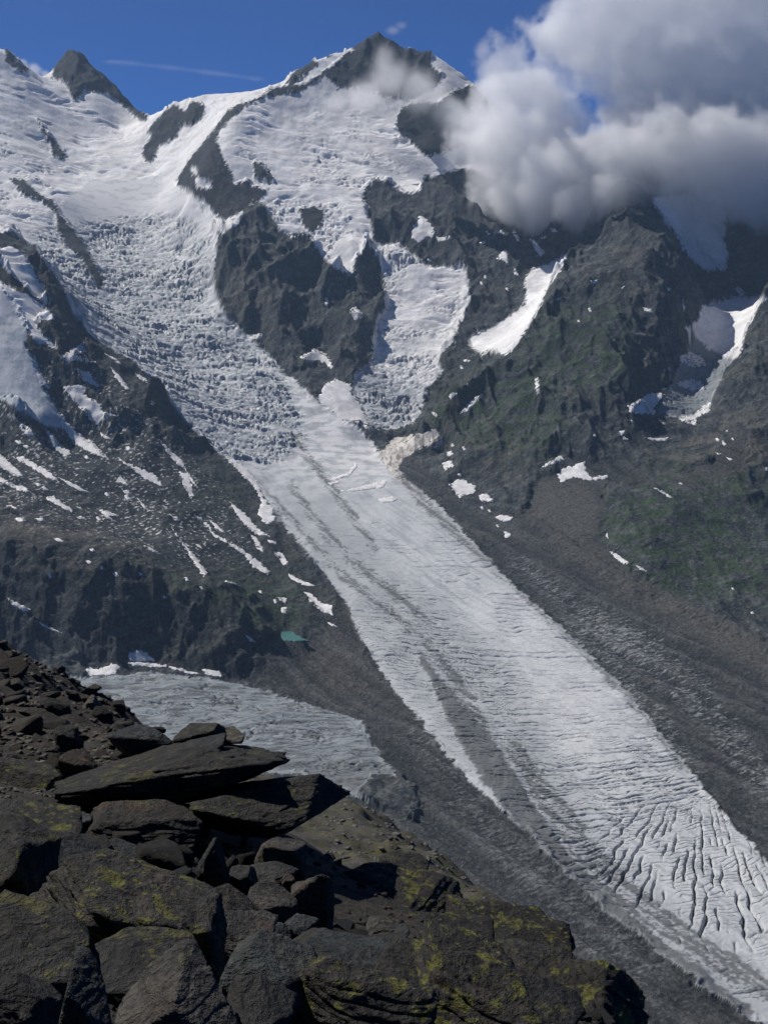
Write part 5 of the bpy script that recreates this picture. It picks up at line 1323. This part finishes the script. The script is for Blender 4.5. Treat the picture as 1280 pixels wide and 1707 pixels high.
px5 = lambda r, Y=5000: r * Y / FPX
make_cloud('cloud', 'big grey-white cumulus cloud hiding the ridge at the upper right', [(x, y, Y, px5(r, Y), fl) for x, y, Y, r, fl in (
    (1010, 45, 5250, 118, 1), (1110, 20, 5300, 150, 1), (1240, 40, 5350, 185, 1), (940, 60, 5200, 62, 1), (1085, 140, 5200, 105, 1), (1150, 180, 5150, 130, 1), (1270, 190, 5200, 150, 1),
    (965, 305, 4900, 112, 0.85), (1035, 290, 4850, 108, 0.9), (880, 270, 5050, 118, 0.85), (860, 185, 5150, 88, 1), (845, 125, 5250, 60, 1), (805, 235, 5250, 68, 1), (1110, 275, 4800, 125, 0.8), (1200, 280, 4800, 135, 0.8), (1300, 300, 4800, 140, 0.8),
    (890, 325, 4950, 88, 0.75), (1050, 335, 4750, 78, 0.75), (1400, 120, 5300, 200, 1), (1440, 300, 5000, 150, 0.8), (775, 215, 5350, 46, 1), (915, 130, 5230, 56, 1), (928, 205, 5100, 62, 1), (980, 345, 4800, 66, 0.7), (1060, 215, 5050, 70, 1), (965, 130, 5230, 40, 1), (1000, 240, 4980, 42, 0.8))],
    0.015, 8, 130, 1.7, 0.20, 1.3, 0.3, 9, 0.32)
make_cloud('cloud', 'thin veil of cloud drifting across the dark summit face', [(x, y, Y, px5(r, Y), fl) for x, y, Y, r, fl in (
    (650, 130, 5600, 45, 1.0), (610, 160, 5560, 45, 0.8), (700, 150, 5600, 50, 0.9), (560, 170, 5520, 30, 0.7), (750, 190, 5560, 40, 0.9), (640, 100, 5650, 25, 1.2))],
    0.010, 11, 110, 1.3, 0.6, 4.7)
make_cloud('cloud', 'small white puff of cloud behind the ridge left of the dark pyramid', [(x, y, 7100, px5(r, 7100), fl) for x, y, r, fl in ((35, 108, 14, 0.8), (58, 118, 16, 0.9), (76, 125, 12, 0.8), (15, 95, 12, 0.8))],
    0.02, 9, 70, 0.9, 0.5, 2.2)
make_cloud('cloud', 'tiny wisp of cloud in the sky just above the summit', [(x, y, 6300, px5(r, 6300), fl) for x, y, r, fl in ((655, 50, 17, 0.6), (668, 42, 14, 0.6))],
    0.006, 8, 60, 1.1, 0.6, 7.9)
make_cloud('cloud', 'long thin streak of cirrus cloud in the blue sky at upper left', [(x, 103 + 29 * ((x - 180) / 250.0) ** 1.25, 12000, px5(r, 12000), 0.25) for x, r in
    ((186 + 11 * k, 19 + 3 * math.sin(k * 0.9)) for k in range(23))],
    0.0016, 14, 300, 0.55, 0.8, 5.1, 0.25, 3)

# ------------------------------------------------------------------ the hazy air of the valley
_x, _y0, _y1, _z0, _z1 = 4200.0, -60.0, 8300.0, float(ZA.min()) - 1.5, 1500.0
hv = np.array([(sx * _x, y, z) for z in (_z0, _z1) for y in (_y0, _y1) for sx in (-1, 1)])
hf = np.array([0, 2, 3, 1, 4, 5, 7, 6, 0, 1, 5, 4, 2, 6, 7, 3, 0, 4, 6, 2, 1, 3, 7, 5])
hm = bpy.data.materials.new('blue_haze'); hm.use_nodes = True; hm.node_tree.nodes.clear()
ho = hm.node_tree.nodes.new('ShaderNodeOutputMaterial'); hp = hm.node_tree.nodes.new('ShaderNodeVolumePrincipled')
hp.inputs['Color'].default_value = (0.50, 0.72, 1.0, 1); hp.inputs['Density'].default_value = 2.1e-5; hp.inputs['Anisotropy'].default_value = 0.2
hm.node_tree.links.new(hp.outputs[0], ho.inputs['Volume'])
haze = obj('haze', new_mesh('haze', hv, hf, 4, (hm,), smooth=False))
tag(haze, 'thin blue haze filling the air of the valley', 'haze', kind='stuff')
